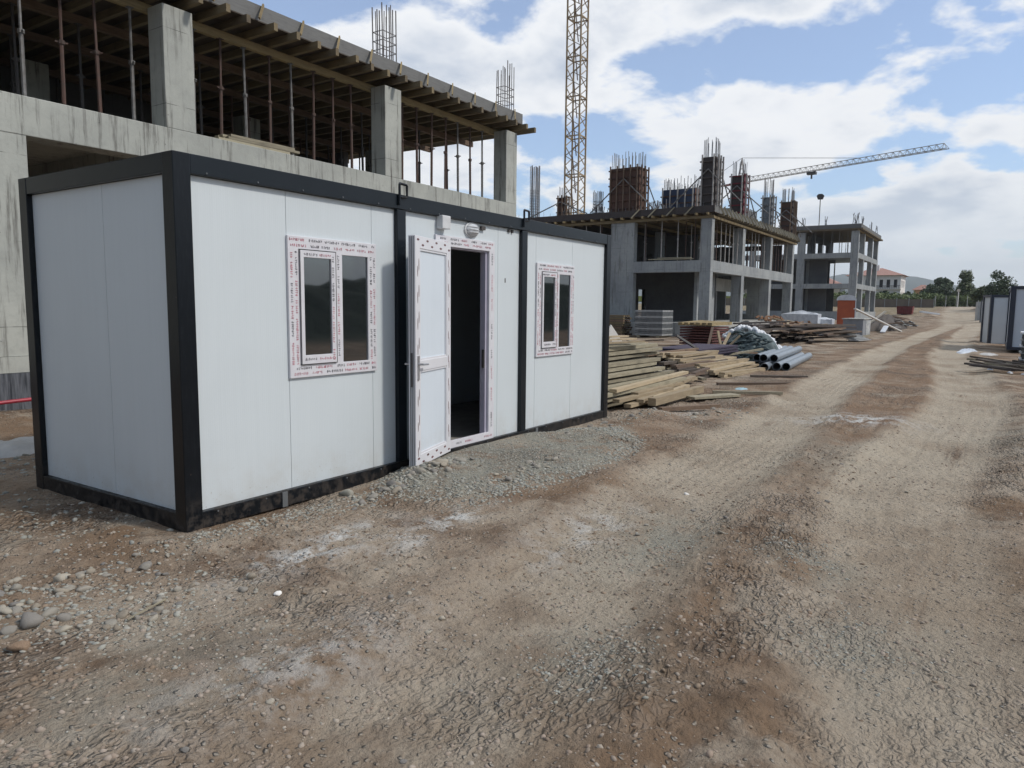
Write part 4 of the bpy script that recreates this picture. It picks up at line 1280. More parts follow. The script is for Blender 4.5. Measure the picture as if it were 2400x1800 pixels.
    for k in range(9):
        dx = R_.uniform(-.25, .25); dy = R_.uniform(-.08, .08)
        board((14.9+dx, 2.15+dy, .06+k*.058), (17.9+dx, 2.05+dy, .07+k*.058), 1.25, .042, 'purple', 'dark purple formwork sheet, %s from the top of the low stack behind the fanned pile' % ORD[8-k] if k < 8 else 'dark purple formwork sheet topmost on the low stack behind the fanned pile', 'formwork sheet', 'purple sheets behind the fanned pile', 'formwork_sheet')
    for k in range(11):
        dy = R_.uniform(-.04, .04)
        board((20.6+dy, 3.66, .07+k*.088), (22.2+dy, 3.62, .07+k*.088), 1.12, .052, 'maroon', ('maroon formwork sheet, %s from the top of the square stack' % ORD[10-k]) if k < 10 else 'topmost maroon formwork sheet of the square stack under the yellow beams', 'formwork sheet', 'maroon sheets of the square stack', 'formwork_sheet')
    for k in range(6):
        y = 3.12+k*.2
        board((20.4, y, 1.07), (22.4, y-.04, 1.08+.008*k), .14, .10, 'joist', 'yellow timber beam lying on top of the maroon panel stack', 'beam', 'yellow beams on the maroon stack', 'timber_beam')
    # sticks leaning
    for (a, b, m_) in (((17.6, 2.3, .1), (19.4, 2.7, 1.0), 'plank_brown'), ((17.9, 2.1, .05), (19.2, 2.1, .85), 'pine'), ((16.3, 2.1, .45), (19.8, 1.1, .25), 'plank_brown'),
                       ((18.6, 2.3, .1), (18.9, 1.7, .8), 'pine'), ((15.0, 2.2, .9), (16.4, 1.7, .25), 'prop_grey'), ((19.0, 2.2, .05), (19.3, 2.5, .9), 'pine'), ((17.2, 1.6, .3), (18.4, .9, .45), 'pine_old')):
        board(a, b, .07, .05, m_, 'narrow batten leaning among scraps between maroon stack and white bundle', 'batten', 'leaning battens by the maroon stack', 'timber_batten')
    # debris behind the first pile
    for k in range(46):
        x = R_.uniform(13, 22); y = 3.0+(x-13)*.22+R_.uniform(-.5, 2.1)
        if x > 18.5 and y < 4.6: continue
        if y < 3.1: continue
        a = R_.uniform(-1.2, 1.2); l = R_.uniform(.5, 1.5); z = .08+R_.random()*.3
        board((x-l*math.cos(a), y-l*math.sin(a), z), (x+l*math.cos(a), y+l*math.sin(a), z+R_.uniform(-.05, .15)), .12, .035, R_.choice(['pine_old', 'plank_dark', 'pine', 'plank_brown']),
              'scrap board in the loose litter between timber pile and steel frames', 'board', 'scrap boards behind the timber pile')
    board((15.2, 4.2, 1.0), (16.9, 4.4, .15), .28, .03, 'whitewall', 'white plastic strip leaning diagonally beside the container end', 'strip', None, 'plastic_strip', up=(0, 1, .3))
    # grey steel racks
    for k in range(13):
        z = .12+zt(34, 11)+k*.105
        t_ = MB().box(33.6, 33.68, 10.05, 11.6, z, z+.085).box(35.0, 35.1, 10.05, 11.6, z, z+.085).box(33.68, 35.0, 10.05, 10.13, z, z+.085).box(33.68, 35.0, 11.52, 11.6, z, z+.085).box(33.68, 35.0, 10.13, 11.52, z+.02, z+.035)
        tag(t_.build('steel_rack', 'galv' if k % 3 else 'galv_light'), ('flat grey steel rack, %s from the top of the neat tall stack' % ORD[12-k]) if k < 12 else 'topmost flat grey steel rack of the neat tall stack', 'steel rack', 'grey steel racks in the neat stack')
    board((33.6, 10.3, .07), (35.0, 10.3, .07), .15, .12, 'pine_old', 'bearer timber under the steel rack stack, on its road side', 'bearer', None, 'timber_bearer')
    board((33.6, 11.4, .07), (35.0, 11.4, .07), .15, .12, 'pine_old', 'bearer timber under the steel rack stack, on its far side', 'bearer', None, 'timber_bearer')
    for k in range(9):
        for j in range(4):
            z = .12+k*.125
            board((33.4+j*.3, 12.2+R_.uniform(-.1, .1), z), (33.4+j*.3, 16.2+R_.uniform(-.4, .4), z), .22, .10, 'joist_y' if k % 3 else 'plank_brown', 'yellow brown timber beam in the stack left of the steel racks', 'beam', 'timber beams left of the steel racks', 'timber_beam')


lumber()


def pipes():
    G = 'grey pipes stacked beside the road'
    lab = ['grey plastic pipe with dark open end, outermost right on the ground', 'grey plastic pipe with dark open end, second from the right on the ground',
           'grey plastic pipe with dark open end, third from the right on the ground', 'grey plastic pipe with dark open end, fourth from the right on the ground',
           'grey plastic pipe with dark open end, upper row on the right', 'grey plastic pipe with dark open end, upper row on the left']
    r = .105
    spots = [(16.8, -.13, .10), (16.55, .05, .115), (16.2, .27, .105), (16.9, .48, .11), (16.85, .20, .30), (16.75, .44, .30), (17.0, .70, .11), (16.95, .66, .29), (17.0, .34, .48)]
    lab += ['grey plastic pipe at the dark left end of the lower row', 'grey plastic pipe in the upper row, hidden mostly by the netting', 'short grey plastic pipe lying alone on top of the pipe stack']
    for i, (px_, py_, pz_) in enumerate(spots[:8]):
        p = Vector((px_, py_, 0)); z = pz_; q = p+Vector((5.2, .49, 0))
        t = thing('plastic_pipe', lab[i], 'pipe', (p.x, p.y, z), 0, G)
        d = (q-p).normalized(); n = 20
        a = Vector((0, 0, 1)); b = d.cross(a); mb = MB(); vs = []
        prof = [(0, r), (5.2, r), (5.2, r-.012), (0, r-.012)]
        for (s_, rad) in prof:
            for j in range(n):
                th = 2*math.pi*j/n; vs.append(Vector((p.x, p.y, z))+d*s_+a*math.cos(th)*rad+b*math.sin(th)*rad)
        fs = [(m_*n+j, m_*n+(j+1) % n, ((m_+1) % 4)*n+(j+1) % n, ((m_+1) % 4)*n+j) for m_ in (0, 1, 3) for j in range(n)]
        mb.add(vs, fs); o = mb.build('pipe_wall', 'pipe', t, smooth=False)
        mi = MB(); mi.add(vs[2*n:4*n], [(j, (j+1) % n, n+(j+1) % n, n+j) for j in range(n)]); mi.build('pipe_bore', 'pipe_in', t)
        MB().tube(Vector((p.x, p.y, z))+d*2.6, Vector((p.x, p.y, z))+d*2.62, r-.014, n).build('inner_shadow_plug', 'pipe_in', t) if False else None
    R_ = random.Random(7)


pipes()


def blob(name, cx, cy, rx, ry, h, m, label, cat, seed=0, n=36, rough=.25, zb=None, parent=None, exp=.8, kind=None):
    """heap: an irregular dome standing on the ground"""
    R_ = np.random.RandomState(seed); zb = zt(cx, cy)-.04 if zb is None else zb
    g = np.linspace(-1, 1, n); U, V = np.meshgrid(g, g, indexing='ij')
    # squircle to disc
    X_ = U*np.sqrt(1-V*V/2); Y_ = V*np.sqrt(1-U*U/2); d = np.hypot(X_, Y_)
    Hh = np.power(np.clip(1-d*d, 0, 1), exp)
    nz = .8*vnoise(X_*3+seed*7, Y_*3, 1.3, seed)+.5*vnoise(X_*3+seed, Y_*3, .6, seed+1)+.22*vnoise(X_*3, Y_*3, .3, seed+2)
    Zz = h*Hh*np.maximum(.15, 1+rough*1.6*nz)
    edge = 1+.25*vnoise(np.cos(np.arctan2(Y_, X_))*2+seed, np.sin(np.arctan2(Y_, X_))*2, .6, seed)
    co = np.stack([cx+X_*rx*edge, cy+Y_*ry*edge, zb+np.maximum(Zz, -.02)], -1).reshape(-1, 3)
    i = np.arange(n-1)[:, None]*n+np.arange(n-1)[None]
    f = np.stack([i, i+n, i+n+1, i+1], -1).reshape(-1, 4)
    if parent is not None:
        co = co-np.array(parent.location)
    o = mesh_from(name, co, f, M[m]); o.data.shade_smooth()
    if parent is not None: o.parent = parent
    else: tag(o, label, cat, kind=kind)
    return o


def litter():
    R_ = random.Random(33)
    # bundle of netting with fluffy white edge, made of curled folds
    t = thing('netting_bundle', 'dark green netting bundle with puffy white wadding edge beside the grey pipes', 'netting', (20.6, 2.0, 0))
    blob('netting', 20.1, 1.68, .90, .92, .92, 'net', '', '', 5, 60, .10, -.03, t, .5)
    arc = [(2.66, .70), (2.42, .86), (2.05, 1.0), (1.68, .94), (1.36, .72), (1.08, .44), (.86, .14)]
    mb = MB()
    for k in range(46):
        s = k/45*6; i = min(5, int(s)); f_ = s-i; y = arc[i][0]*(1-f_)+arc[i+1][0]*f_; z = arc[i][1]*(1-f_)+arc[i+1][1]*f_
        for j in range(3):
            c = Vector((20.45+R_.uniform(-.12, .12)+j*.25, y+R_.uniform(-.05, .05), max(.08, z-j*.05+R_.uniform(-.04, .03)))); r_ = R_.uniform(.06, .11)
            vs, fs = ICO; mb.add([c+Vector(v)*r_*(1+R_.uniform(-.15, .15)) for v in vs], fs)
    mb.build('wadding', 'foam', t, smooth=True)
    mb = MB()
    for k in range(52):
        cy = 1.0+1.5*R_.random(); cz = .12+R_.random()*max(.08, .92*math.sin(math.pi*min(1, max(0, (cy-.8)/1.75)))-.12); x = 19.12+cz*.62
        ph = R_.uniform(0, 6.28); w_ = R_.uniform(.18, .36)
        mb.path([(x+.05*math.sin(i*1.3+ph), cy-w_+i*w_/4, cz+.05*math.sin(i*.9+ph)) for i in range(9)], R_.uniform(.03, .05), 6)
    mb.build('rolled_edge', 'net', t, smooth=True)
    # black tarpaulin heap with planks
    blob('tarpaulin_heap', 32.0, 5.2, 3.2, 1.5, .85, 'tarp', 'black tarpaulin heap in front of the plinth of the middle building', 'tarpaulin', 8, 40, .3)
    for k in range(84):
        x = R_.uniform(30.0, 36.6); y = 1.55+(38-x)*.36+R_.uniform(-.5, 1.6); l = R_.uniform(1.0, 2.4); a = R_.uniform(-.35, .5)-.3; z = .1+R_.random()*.95*max(.1, 1-abs(y-1.9-(38-x)*.36)/2.2)
        board((x-l*math.cos(a), y-l*math.sin(a), z), (x+l*math.cos(a), y+l*math.sin(a), z+R_.uniform(-.1, .15)), .22, .07, R_.choice(['plank_dark', 'plank_dark', 'plank_brown', 'darkform']),
              'dark wet plank in the long heap left of the orange toilet', 'plank', 'dark planks left of the orange toilet', 'timber_plank')
    for k in range(28):
        x = R_.uniform(35, 37.6); y = 4.5+R_.uniform(-.9, .9)-(x-35)*.3; l = R_.uniform(.25, .6); a = R_.uniform(0, 3.1); z = .62+R_.random()*.4
        board((x-l*math.cos(a), y-l*math.sin(a), z), (x+l*math.cos(a), y+l*math.sin(a), z+R_.uniform(-.2, .2)), .12, .06, R_.choice(['brick', 'pine', 'plank_brown', 'brick']),
              'orange brown broken offcut on top of the dark plank heap', 'offcut', 'orange offcuts on the plank heap', 'timber_offcut')
    for k in range(6):
        board((36.4+k*.1, 1.2+k*.12, .07+k*.06), (38.4, .9+k*.14, .07+k*.06), .5, .04, 'galv_light', 'pale grey sheet in the little pile at the road edge by the tile pallet', 'sheet', 'pale sheets at the road edge', 'metal_sheet')
    # wrapped pallets
    for (cx, cy, w, l, h, lab) in ((51.5, 8.0-1.1, 1.2, 2.4, 1.25, 'white plastic wrapped pallet with peaked top between middle building and orange toilet'),
                                   (52.5, 5.6, 1.0, 1.3, .85, 'low blue grey wrapped pallet directly left of the orange toilet')):
        t = thing('wrapped_pallet', lab, 'pallet', (cx, cy, zt(cx, cy)))
        z = zt(cx, cy)
        MB().box(cx-w/2, cx+w/2, cy-l/2, cy+l/2, z, z+.14).build('pallet_base', 'pine_old', t)
        mb = MB(); n = 9
        vs = []
        for i in range(n+1):
            for j in range(n+1):
                u, v = i/n*2-1, j/n*2-1
                e = max(abs(u), abs(v))
                vs.append((cx+u*w/2*1.02, cy+v*l/2*1.02, z+.15+(h-.15)*(1-.1*e+.14*(1-e)+R_.uniform(-.03, .03))))
        fs = [(i*(n+1)+j, (i+1)*(n+1)+j, (i+1)*(n+1)+j+1, i*(n+1)+j+1) for i in range(n) for j in range(n)]
        mb.add(vs, fs)
        ring = [i*(n+1) for i in range(n+1)]+[n*(n+1)+j for j in range(1, n+1)]+[i*(n+1)+n for i in range(n-1, -1, -1)]+[j for j in range(n-1, 0, -1)]
        o = len(mb.v); mb.v += [(vs[k][0]+R_.uniform(-.03, .03), vs[k][1]+R_.uniform(-.03, .03), z+.145) for k in ring]
        for a in range(len(ring)):
            b = (a+1) % len(ring); mb.f.append((ring[a], ring[b], o+b, o+a))
        mb.build('plastic_wrap', 'wrap', t)
    # orange toilet cabin
    x, y = 57.2, 4.9; z = zt(x, y)
    t = thing('portable_toilet', 'orange portable toilet with rounded white roof', 'toilet', (x, y, z), math.radians(8))
    MB().box(-.55, .55, -.6, .6, .05, 2.15).build('body', 'orange', t, bevel=.03, world=False)
    MB().box(-.60, .60, -.65, .65, 0, .08).build('skid', 'prop_dark', t, world=False)
    MB().box(-.575, -.551, -.42, .42, .12, 2.02).build('door', 'orange', t, bevel=.01, world=False)
    mb = MB()
    for zz in (.6, 1.1, 1.75): mb.box(-.59, -.576, -.36, .36, zz, zz+.05)
    mb.build('door_rib', 'orange', t, world=False)
    MB().box(-.60, .6, -.66, -.601, .05, 2.16).build('corner_trim', 'roofwhite', t, world=False)
    mb = MB(); vs = []; n = 12
    for k in range(n+1):
        a = math.pi*k/n; yy = -.68*math.cos(a); zz = 2.15+.42*math.sin(a)**.7
        for xx in (-.64, .64): vs.append((xx, yy, zz))
    fs = [(2*k, 2*k+1, 2*k+3, 2*k+2) for k in range(n)]+[tuple(range(0, 2*n+2, 2)), tuple(range(2*n+1, 0, -2)), (0, 2*n, 2*n+1, 1)]
    mb.add(vs, fs).build('roof', 'roofwhite', t, world=False)
    # tile pallet
    x, y = 42.9, 1.75; z = zt(x, y)
    t = thing('tile_pallet', 'grey pallet load with white carton side at the road edge before the orange toilet', 'pallet', (43, 2, z))
    MB().box(42.55, 45.4, 1.62, 2.75, z, z+.1).build('pallet_base', 'pine_old', t)
    MB().box(42.58, 43.6, 1.66, 2.72, z+.102, z+1.02).build('block_stack', 'tile', t, bevel=.01)
    MB().box(43.62, 45.4, 1.64, 2.70, z+.102, z+.98).build('carton_stack', 'card', t, bevel=.02)
    MB().box(42.5, 45.45, 1.60, 2.78, z+1.022, z+1.07).build('top_board', 'conc_white', t)
    # leaning pale planks by the toilet
    board((50.5, 3.3, 1.65), (54.5, .9, .12), .22, .07, 'whitewall', 'long pale plank leaning down to the road right of the orange toilet', 'plank', None, 'timber_plank')
    board((53.0, 2.9, .5), (53.6, 1.8, 1.5), .3, .08, 'cream', 'short pale plank sticking up behind the leaning plank', 'plank', None, 'timber_plank')
    board((50.0, 1.5, .15), (52.6, 1.6, .5), .3, .06, 'wrap', 'white crumpled strip lying under the leaning plank', 'strip', None, 'plastic_strip')
    blob('rubble_heap', 60, 2.4, 7.0, 1.3, 1.15, 'plank_dark', 'long dark rubble heap right of the orange toilet', 'rubble heap', 12, 50, .45)
    for k in range(46):
        x = R_.uniform(54, 66); y = 2.4+R_.uniform(-1.6, 1.2); l = R_.uniform(.3, 1.1); a = R_.uniform(0, 3.1); z = zt(x, y)+.15+R_.random()*.8*(1-abs(y-2.4)/2)
        board((x-l*math.cos(a), y-l*math.sin(a), z), (x+l*math.cos(a), y+l*math.sin(a), z+R_.uniform(-.2, .3)), .15, .07, R_.choice(['plank_dark', 'conc_far', 'plank_brown', 'darkform', 'clothwhite']),
              'broken piece sticking out of the dark rubble heap', 'debris', 'broken pieces in the rubble heap', 'debris_piece')
    # red skip
    t = thing('skip', 'dark red steel skip beyond the rubble heap', 'skip', (110.5, 5.9, zt(110.5, 5.9)))
    z = zt(110.5, 5.9)
    mb = MB(); mb.prism([(5.0, z+.02), (6.75, z+.02), (6.85, z+1.05), (4.9, z+1.05)], 0, 109.6, 111.6).build('body', 'redskip', t)
    mb = MB()
    for y in (5.1, 5.6, 6.1, 6.6): mb.box(109.5, 109.597, y, y+.06, z+.1, z+1.0)
    mb.box(109.5, 111.7, 4.86, 6.9, z+1.052, z+1.10).build('rib', 'redskip', t)
    board((104, 3.5, zt(104, 3.5)+.7), (105.5, 1.6, zt(104, 2)+.4), .6, .2, 'wrap', 'white scrap sheet lying before the red skip', 'sheet', None, 'plastic_sheet')
    # blue bag on the soil
    blob('plastic_bag', 11.6, -.48, .34, .17, .05, 'bluebag', 'flattened light blue plastic bag on the soil before the timber piles', 'bag', 15, 20, .3)
    # sheet and lumps at the left behind the container
    blob('dust_sheet', .55, 3.75, .55, .28, .14, 'clothwhite', 'crumpled white sheet on the soil left of the container end wall', 'sheet', 18, 24, .4)
    # right-hand side: bags and pallets
    blob('plastic_sheet', 31.0, -3.75, 1.5, .42, .15, 'wrap', 'crumpled white plastic sheet on the ground right of the road', 'sheet', 22, 30, .5)
    blob('cement_bag', 28.6, -4.45, 1.1, .36, .11, 'clothwhite', 'pale slumped bag right of the crumpled plastic sheet', 'bag', 23, 24, .4)
    for j in range(2):
        t = thing('pallet_stack', ['stack of grey frames with white sheets at the right picture edge', 'second lower stack of pale boards at right picture edge'][j], 'stack', (24.0, -5.6-j, 0))
        for k in range(5):
            x0, x1 = (23.2, 24.6) if j == 0 else (22.2, 23.1)
            y0 = -5.25 if j == 0 else -5.35
            MB().box(x0, x1, y0-1.6, y0, .16+k*.19, .16+k*.19+(.03 if k < 4 else .06)).build('sheet', 'galv_light' if k % 2 else 'roofwhite', t)
            MB().box(x0+.05, x0+.12, y0-.12, y0-.05, .19+k*.19, .34+k*.19).box(x0+.05, x0+.12, y0-1.5, y0-1.43, .19+k*.19, .34+k*.19).box(x1-.12, x1-.05, y0-.12, y0-.05, .19+k*.19, .34+k*.19).build('spacer', 'prop_grey', t) if k < 4 else None
        MB().box(23.2, 24.6, -6.9, -5.25, .02, .13).build('bearer', 'plank_dark', t) if j == 0 else None
    for k in range(16):
        x = R_.uniform(19.8, 23.5); y = -4.75+R_.uniform(-1.1, .35); l = R_.uniform(.3, .9); a = R_.uniform(1.0, 2.2)
        board((x-l*math.cos(a), y-l*math.sin(a), .06), (x+l*math.cos(a), y+l*math.sin(a), .10+R_.uniform(0, .12)), .14, .05, R_.choice(['plank_dark', 'plank_dark', 'pine_old', 'darkform']),
              'dark scrap timber on the ground under the stacks at right', 'scrap', 'dark scrap timber at right', 'timber_scrap')
    for (x, y, lab) in ((21.0, -4.55, 'white lump on the scrap at right, nearest the road'), (20.6, -5.0, 'white lump on the scrap at right, lower middle'), (20.2, -5.3, 'white lump on the scrap at right, at picture edge')):
        blob('plaster_lump', x, y, .20, .10, .08, 'wrap', lab, 'lump', int(x*10), 14, .3)
    # brick rubble under the middle building
    for k in range(30):
        x = R_.uniform(42.5, 46.5); y = 7.2+R_.uniform(-.4, .7)
        board((x, y, .8+R_.random()*.35), (x+R_.uniform(.2, .7), y+R_.uniform(-.2, .2), .85+R_.random()*.3), .12, .08, 'brick', 'brick red scrap on the plinth edge of the middle building', 'scrap', 'brick red scraps on the plinth edge', 'brick_scrap')


def icosphere(sub=1):
    import bmesh
    bm = bmesh.new(); bmesh.ops.create_icosphere(bm, subdivisions=sub, radius=1)
    bm.verts.ensure_lookup_table()
    vs = [tuple(v.co) for v in bm.verts]; fs = [tuple(v.index for v in f.verts) for f in bm.faces]; bm.free()
    return vs, fs


ICO = icosphere(1)
litter()


# ------------------------------------------------------------------ stones, gravel, crumbs
def rock_variant(seed, sub=2):
    vs, fs = icosphere(sub); R_ = np.random.RandomState(seed)
    v = np.array(vs); 
    for k in range(13):       # cut planes give facets
        n = R_.normal(size=3); n /= np.linalg.norm(n); d = R_.uniform(.42, .74)
        e = v@n-d; v = v-np.outer(np.maximum(e, 0), n)*.9
    v *= np.array([1, R_.uniform(.65, .95), R_.uniform(.4, .65)])
    v += R_.normal(scale=.02, size=v.shape)
    return v, np.array(fs)


def scatter(name, label, cat, pts, sizes, m, seed, sub=1, sink=.3, kind='stuff'):
    R_ = np.random.RandomState(seed)
    var = [rock_variant(seed*10+k, sub) for k in range(6)]
    X_, Y_ = pts[:, 0], pts[:, 1]; Zh = height(X_, Y_)
    cos, fas, off = [], [], 0
    for i in range(len(pts)):
        v, f = var[R_.randint(6)]
        a = R_.uniform(0, 6.283); c, s_ = math.cos(a), math.sin(a); sz = sizes[i]
        tl = R_.uniform(-.25, .25)
        x = v[:, 0]*c-v[:, 1]*s_; y = v[:, 0]*s_+v[:, 1]*c; z = v[:, 2]+x*tl
        cos.append(np.stack([x*sz+X_[i], y*sz+Y_[i], z*sz+Zh[i]+sz*(.25-sink)], -1)); fas.append(f+off); off += len(v)
    o = mesh_from(name, np.concatenate(cos), np.concatenate(fas), M[m])
    tag(o, label, cat, kind=kind)
    return o


def stones():
    R_ = np.random.RandomState(1)

    def inside(p): return (p[:, 0] > -.02) & (p[:, 0] < 6.62) & (p[:, 1] > -.02) & (p[:, 1] < 2.22)
    # general crumbs, density falling with distance from the camera
    n = 30000
    r = .9+np.power(R_.random_sample(n), 1.15)*13; a = np.radians(90-56.5)+R_.uniform(-.68, .68, n)
    p = np.stack([-2.87+r*np.cos(a), -4.6+r*np.sin(a)], -1)
    keep = (~inside(p)) & (vnoise(p[:, 0], p[:, 1], .7, 61)+.6*vnoise(p[:, 0], p[:, 1], .25, 62) > -.12); p = p[keep]
    s = np.power(R_.random_sample(len(p)), 4)*.020+.0055
    scatter('soil_crumbs', 'small earth crumbs and pebbles scattered over the bare soil', 'pebbles', p, s, 'clod', 2)
    # stony patches
    P = []; S = []
    for (cx, cy, rx, ry, n, smin, smax) in ((1.95, -.36, .8, .16, 300, .018, .045), (2.3, -1.15, .7, .2, 420, .012, .03),
                                       (-1.35, -.55, .75, .4, 520, .012, .034), (-.95, -1.0, .6, .4, 420, .010, .028), (.3, -.24, .9, .16, 420, .010, .028), (1.0, -.35, .9, .2, 260, .01, .024),
                                       (1.9, -2.85, .5, .3, 420, .006, .016), (2.1, -3.6, .35, .25, 260, .008, .02), (.1, -3.1, .35, .3, 320, .008, .02), (1.0, -4.1, .4, .3, 260, .006, .018),
                                       (6.2, -.5, 1.5, .3, 420, .010, .03), (8, -1.2, 1.4, .5, 260, .012, .035), (-.5, 1.3, .5, 1.3, 300, .012, .04), (.3, 3.4, 2, .8, 300, .02, .06), (-.8, -1.9, .7, .5, 260, .007, .02)):
        q = np.stack([cx+rx*R_.normal(size=n)*.55, cy+ry*R_.normal(size=n)*.55], -1)
        P.append(q); S.append(smin+(smax-smin)*np.power(R_.random_sample(n), 2.2))
    n = 9000
    a = R_.uniform(0, 6.283, n); r = np.sqrt(R_.random_sample(n)); edge = r > .78
    q = np.stack([3.55+2.0*r*np.cos(a), -.55+.98*r*np.sin(a)], -1); q = q+R_.normal(scale=.05, size=q.shape)
    P.append(q); S.append(np.where(edge, .010+.022*R_.random_sample(n)**2, .006+.013*R_.random_sample(n)**2))
    P2 = []; S2 = []
    for (cx, cy, rx, ry, n) in ((.2, -.6, 1.2, .35, 420), (-1.0, -.3, 1.0, .5, 420), (-.2, -1.5, 1.6, .6, 420), (2.0, -2.3, 1.6, .5, 380), (6.9, -.6, 1.3, .4, 420), (1.2, -3.4, 1.4, .7, 420), (4.5, -3.2, 2.2, .5, 420), (5.2, -5.6, 2.5, .6, 420)):
        P2.append(np.stack([cx+rx*R_.normal(size=n)*.6, cy+ry*R_.normal(size=n)*.6], -1)); S2.append(.008+.022*R_.random_sample(n)**2.5)
    P2 = np.concatenate(P2); S2 = np.concatenate(S2); k2 = ~inside(P2)
    scatter('earth_clods', 'brown lumps of broken earth scattered on the soil around the container', 'clods', P2[k2], S2[k2], 'clodbrown', 8, 1)
    p = np.concatenate(P); s = np.concatenate(S); k = ~inside(p) & (p[:, 1] < 7.2) & ~((p[:, 1] > -.02) & (p[:, 0] > 0) & (p[:, 0] < 6.6) & (p[:, 1] < .2))
    scatter('gravel', 'grey gravel and pebbles heaped before the container door and in patches', 'gravel', p[k], s[k], 'gravel', 4)
    # larger stones one by one
    var = [rock_variant(200+k, 2) for k in range(7)]; mes = []
    for k, (v, f) in enumerate(var):
        o = mesh_from('stone', v, f, M['stone']); me = o.data; bpy.data.objects.remove(o); mes.append(me)
    spots = []
    for (cx, cy, rx, ry, n, a, b) in ((-1.35, -.45, .75, .35, 60, .03, .06), (-.8, -.95, .5, .3, 30, .025, .05), (2.0, -.42, .75, .10, 34, .04, .085), (2.75, -1.05, .6, .12, 26, .03, .055), (.45, -.22, .8, .12, 20, .02, .045), (6.0, -.35, 1.2, .2, 14, .03, .06),
                                      (8.2, -1.1, .8, .3, 10, .04, .08), (2.5, -3.2, 2.4, .9, 26, .018, .032), (0, -2.3, 1.2, .8, 22, .015, .03)):
        for i in range(n): spots.append((cx+R_.normal()*rx*.6, cy+R_.normal()*ry*.6, a+(b-a)*R_.random_sample()**1.5, (cx, cy)))
    WH = {(-1.35, -.45): 'in the rubble at the left picture edge', (-.8, -.95): 'in the pebble patch at lower left', (2.0, -.42): 'in the row of stones against the frame left of the door', (2.75, -1.05): 'along the front rim of the gravel tip',
          (.45, -.22): 'beside the near corner of the container', (6.0, -.35): 'by the far end of the container', (8.2, -1.1): 'on the soil heap before the timber piles', (2.5, -3.2): 'on the open track in the right foreground', (0, -2.3): 'on the bare soil in the middle foreground'}
    for (x, y, s_, wh) in spots:
        if -.05 < x < 6.65 and -.06 < y < 2.25: continue
        o = bpy.data.objects.new('stone', mes[R_.randint(7)]); COL.objects.link(o)
        o.location = (x, y, float(height(np.array([x]), np.array([y]))[0])+s_*.12); o.scale = (s_, s_, s_); o.rotation_euler = (R_.uniform(-.3, .3), R_.uniform(-.3, .3), R_.uniform(0, 6.28))
        tag(o, 'loose rounded field stone '+WH[wh], 'stone', 'loose stones '+WH[wh])
    for (x, y, s_, lab, mm) in ((-.33, -1.38, .032, 'single bright white stone on bare soil below the container corner', 'whitewall'), (-1.32, -.78, .085, 'flat pale greenish stone in the rubble at lower left', 'stone'),
                           (-1.45, -1.0, .075, 'crumbly orange tinted stone in the rubble at lower left', 'tanstone'), (-1.75, -.72, .13, 'largest grey stone in the rubble at the left picture edge', 'gravel'),
                           (1.36, -.15, .085, 'biggest grey stone against the container rail left of the door', 'gravel'), (3.15, -2.45, .028, 'small white chip on the dirt right of the gravel tip', 'whitewall')):
        o = bpy.data.objects.new('stone', mes[R_.randint(7)].copy()); COL.objects.link(o); o.data.materials[0] = M[mm]
        o.location = (x, y, float(height(np.array([x]), np.array([y]))[0])+s_*.2); o.scale = (s_, s_, s_); o.rotation_euler = (0, .1, R_.uniform(0, 6.28))
        tag(o, lab, 'stone')
    o = board((-1.02, -1.10, .04), (-.78, -1.04, .05), .008, .006, 'pine_old', 'thin pale stick among the pebbles at lower left', 'stick', None, 'stick')
    o.location.z = zt(-.9, -1.06)+.03


stones()


# ------------------------------------------------------------------ other cabins at right
def cabin(x, y, z, w, d, h, rot, m, label, name='site_cabin', pw=.16):
    t = thing(name, label, 'cabin', (x, y, z), rot)
    # local: front face along +x from the left post, depth along +y
    for (a, b) in ((0, 0), (w-pw, 0), (0, d-pw), (w-pw, d-pw)): MB().box(a, a+pw, b, b+pw, 0, h).build('corner_post', 'navy', t, world=False)
    for (z0, z1) in ((0, .12), (h-.13, h)):
        MB().box(pw, w-pw, .003, pw, z0, z1).box(pw, w-pw, d-pw, d-.003, z0, z1).box(.003, pw, pw, d-pw, z0, z1).box(w-pw, w-.003, pw, d-pw, z0, z1).build('rail', 'navy', t, world=False)
    MB().slab('y', .05, .09, (pw, w-pw), (.12, h-.13)).build('wall_panel', m, t, world=False)
    MB().slab('y', d-.09, d-.05, (pw, w-pw), (.12, h-.13)).build('wall_panel', m, t, world=False)
    for xx in (.05, w-.09): MB().slab('x', xx, xx+.04, (pw, d-pw), (.12, h-.13)).build('wall_panel', m, t, world=False)
    MB().box(.02, w-.02, .02, d-.02, h-.03, h-.01).build('roof', 'navy', t, world=False)
    return t


RV = -math.radians(90)       # local +x runs to world -y
cabin(33.59, -5.03, .0, 2.35, 6.6, 2.62, RV-.0, 'cabin', 'large blue grey container cut by the right picture edge', 'site_container', .19)
cabin(42.1, -4.32, -.2, .95, 1.1, 2.62, RV+.35, 'cabin2', 'narrow grey cabin with dark posts, left neighbour of the large container', 'site_cabin', .14)
cabin(80.8, -3.6, .12, 1.1, 1.2, 2.5, RV+.3, 'cabin2', 'small distant grey cabin with one dark post right of the road', 'site_cabin', .16)
t = thing('storage_cabin', 'farthest pale grey steel cabin with hinges, right of the road', 'cabin', (86.5, -2.95, .2), RV+.2)
MB().box(0, .9, 0, 1.1, .05, 2.3).build('body', 'galv_light', t, bevel=.02, world=False)
mb = MB()
for zz in (.5, 1.7): mb.box(.25, .8, -.05, -.002, zz, zz+.10)
mb.build('hinge', 'prop_dark', t, world=False)


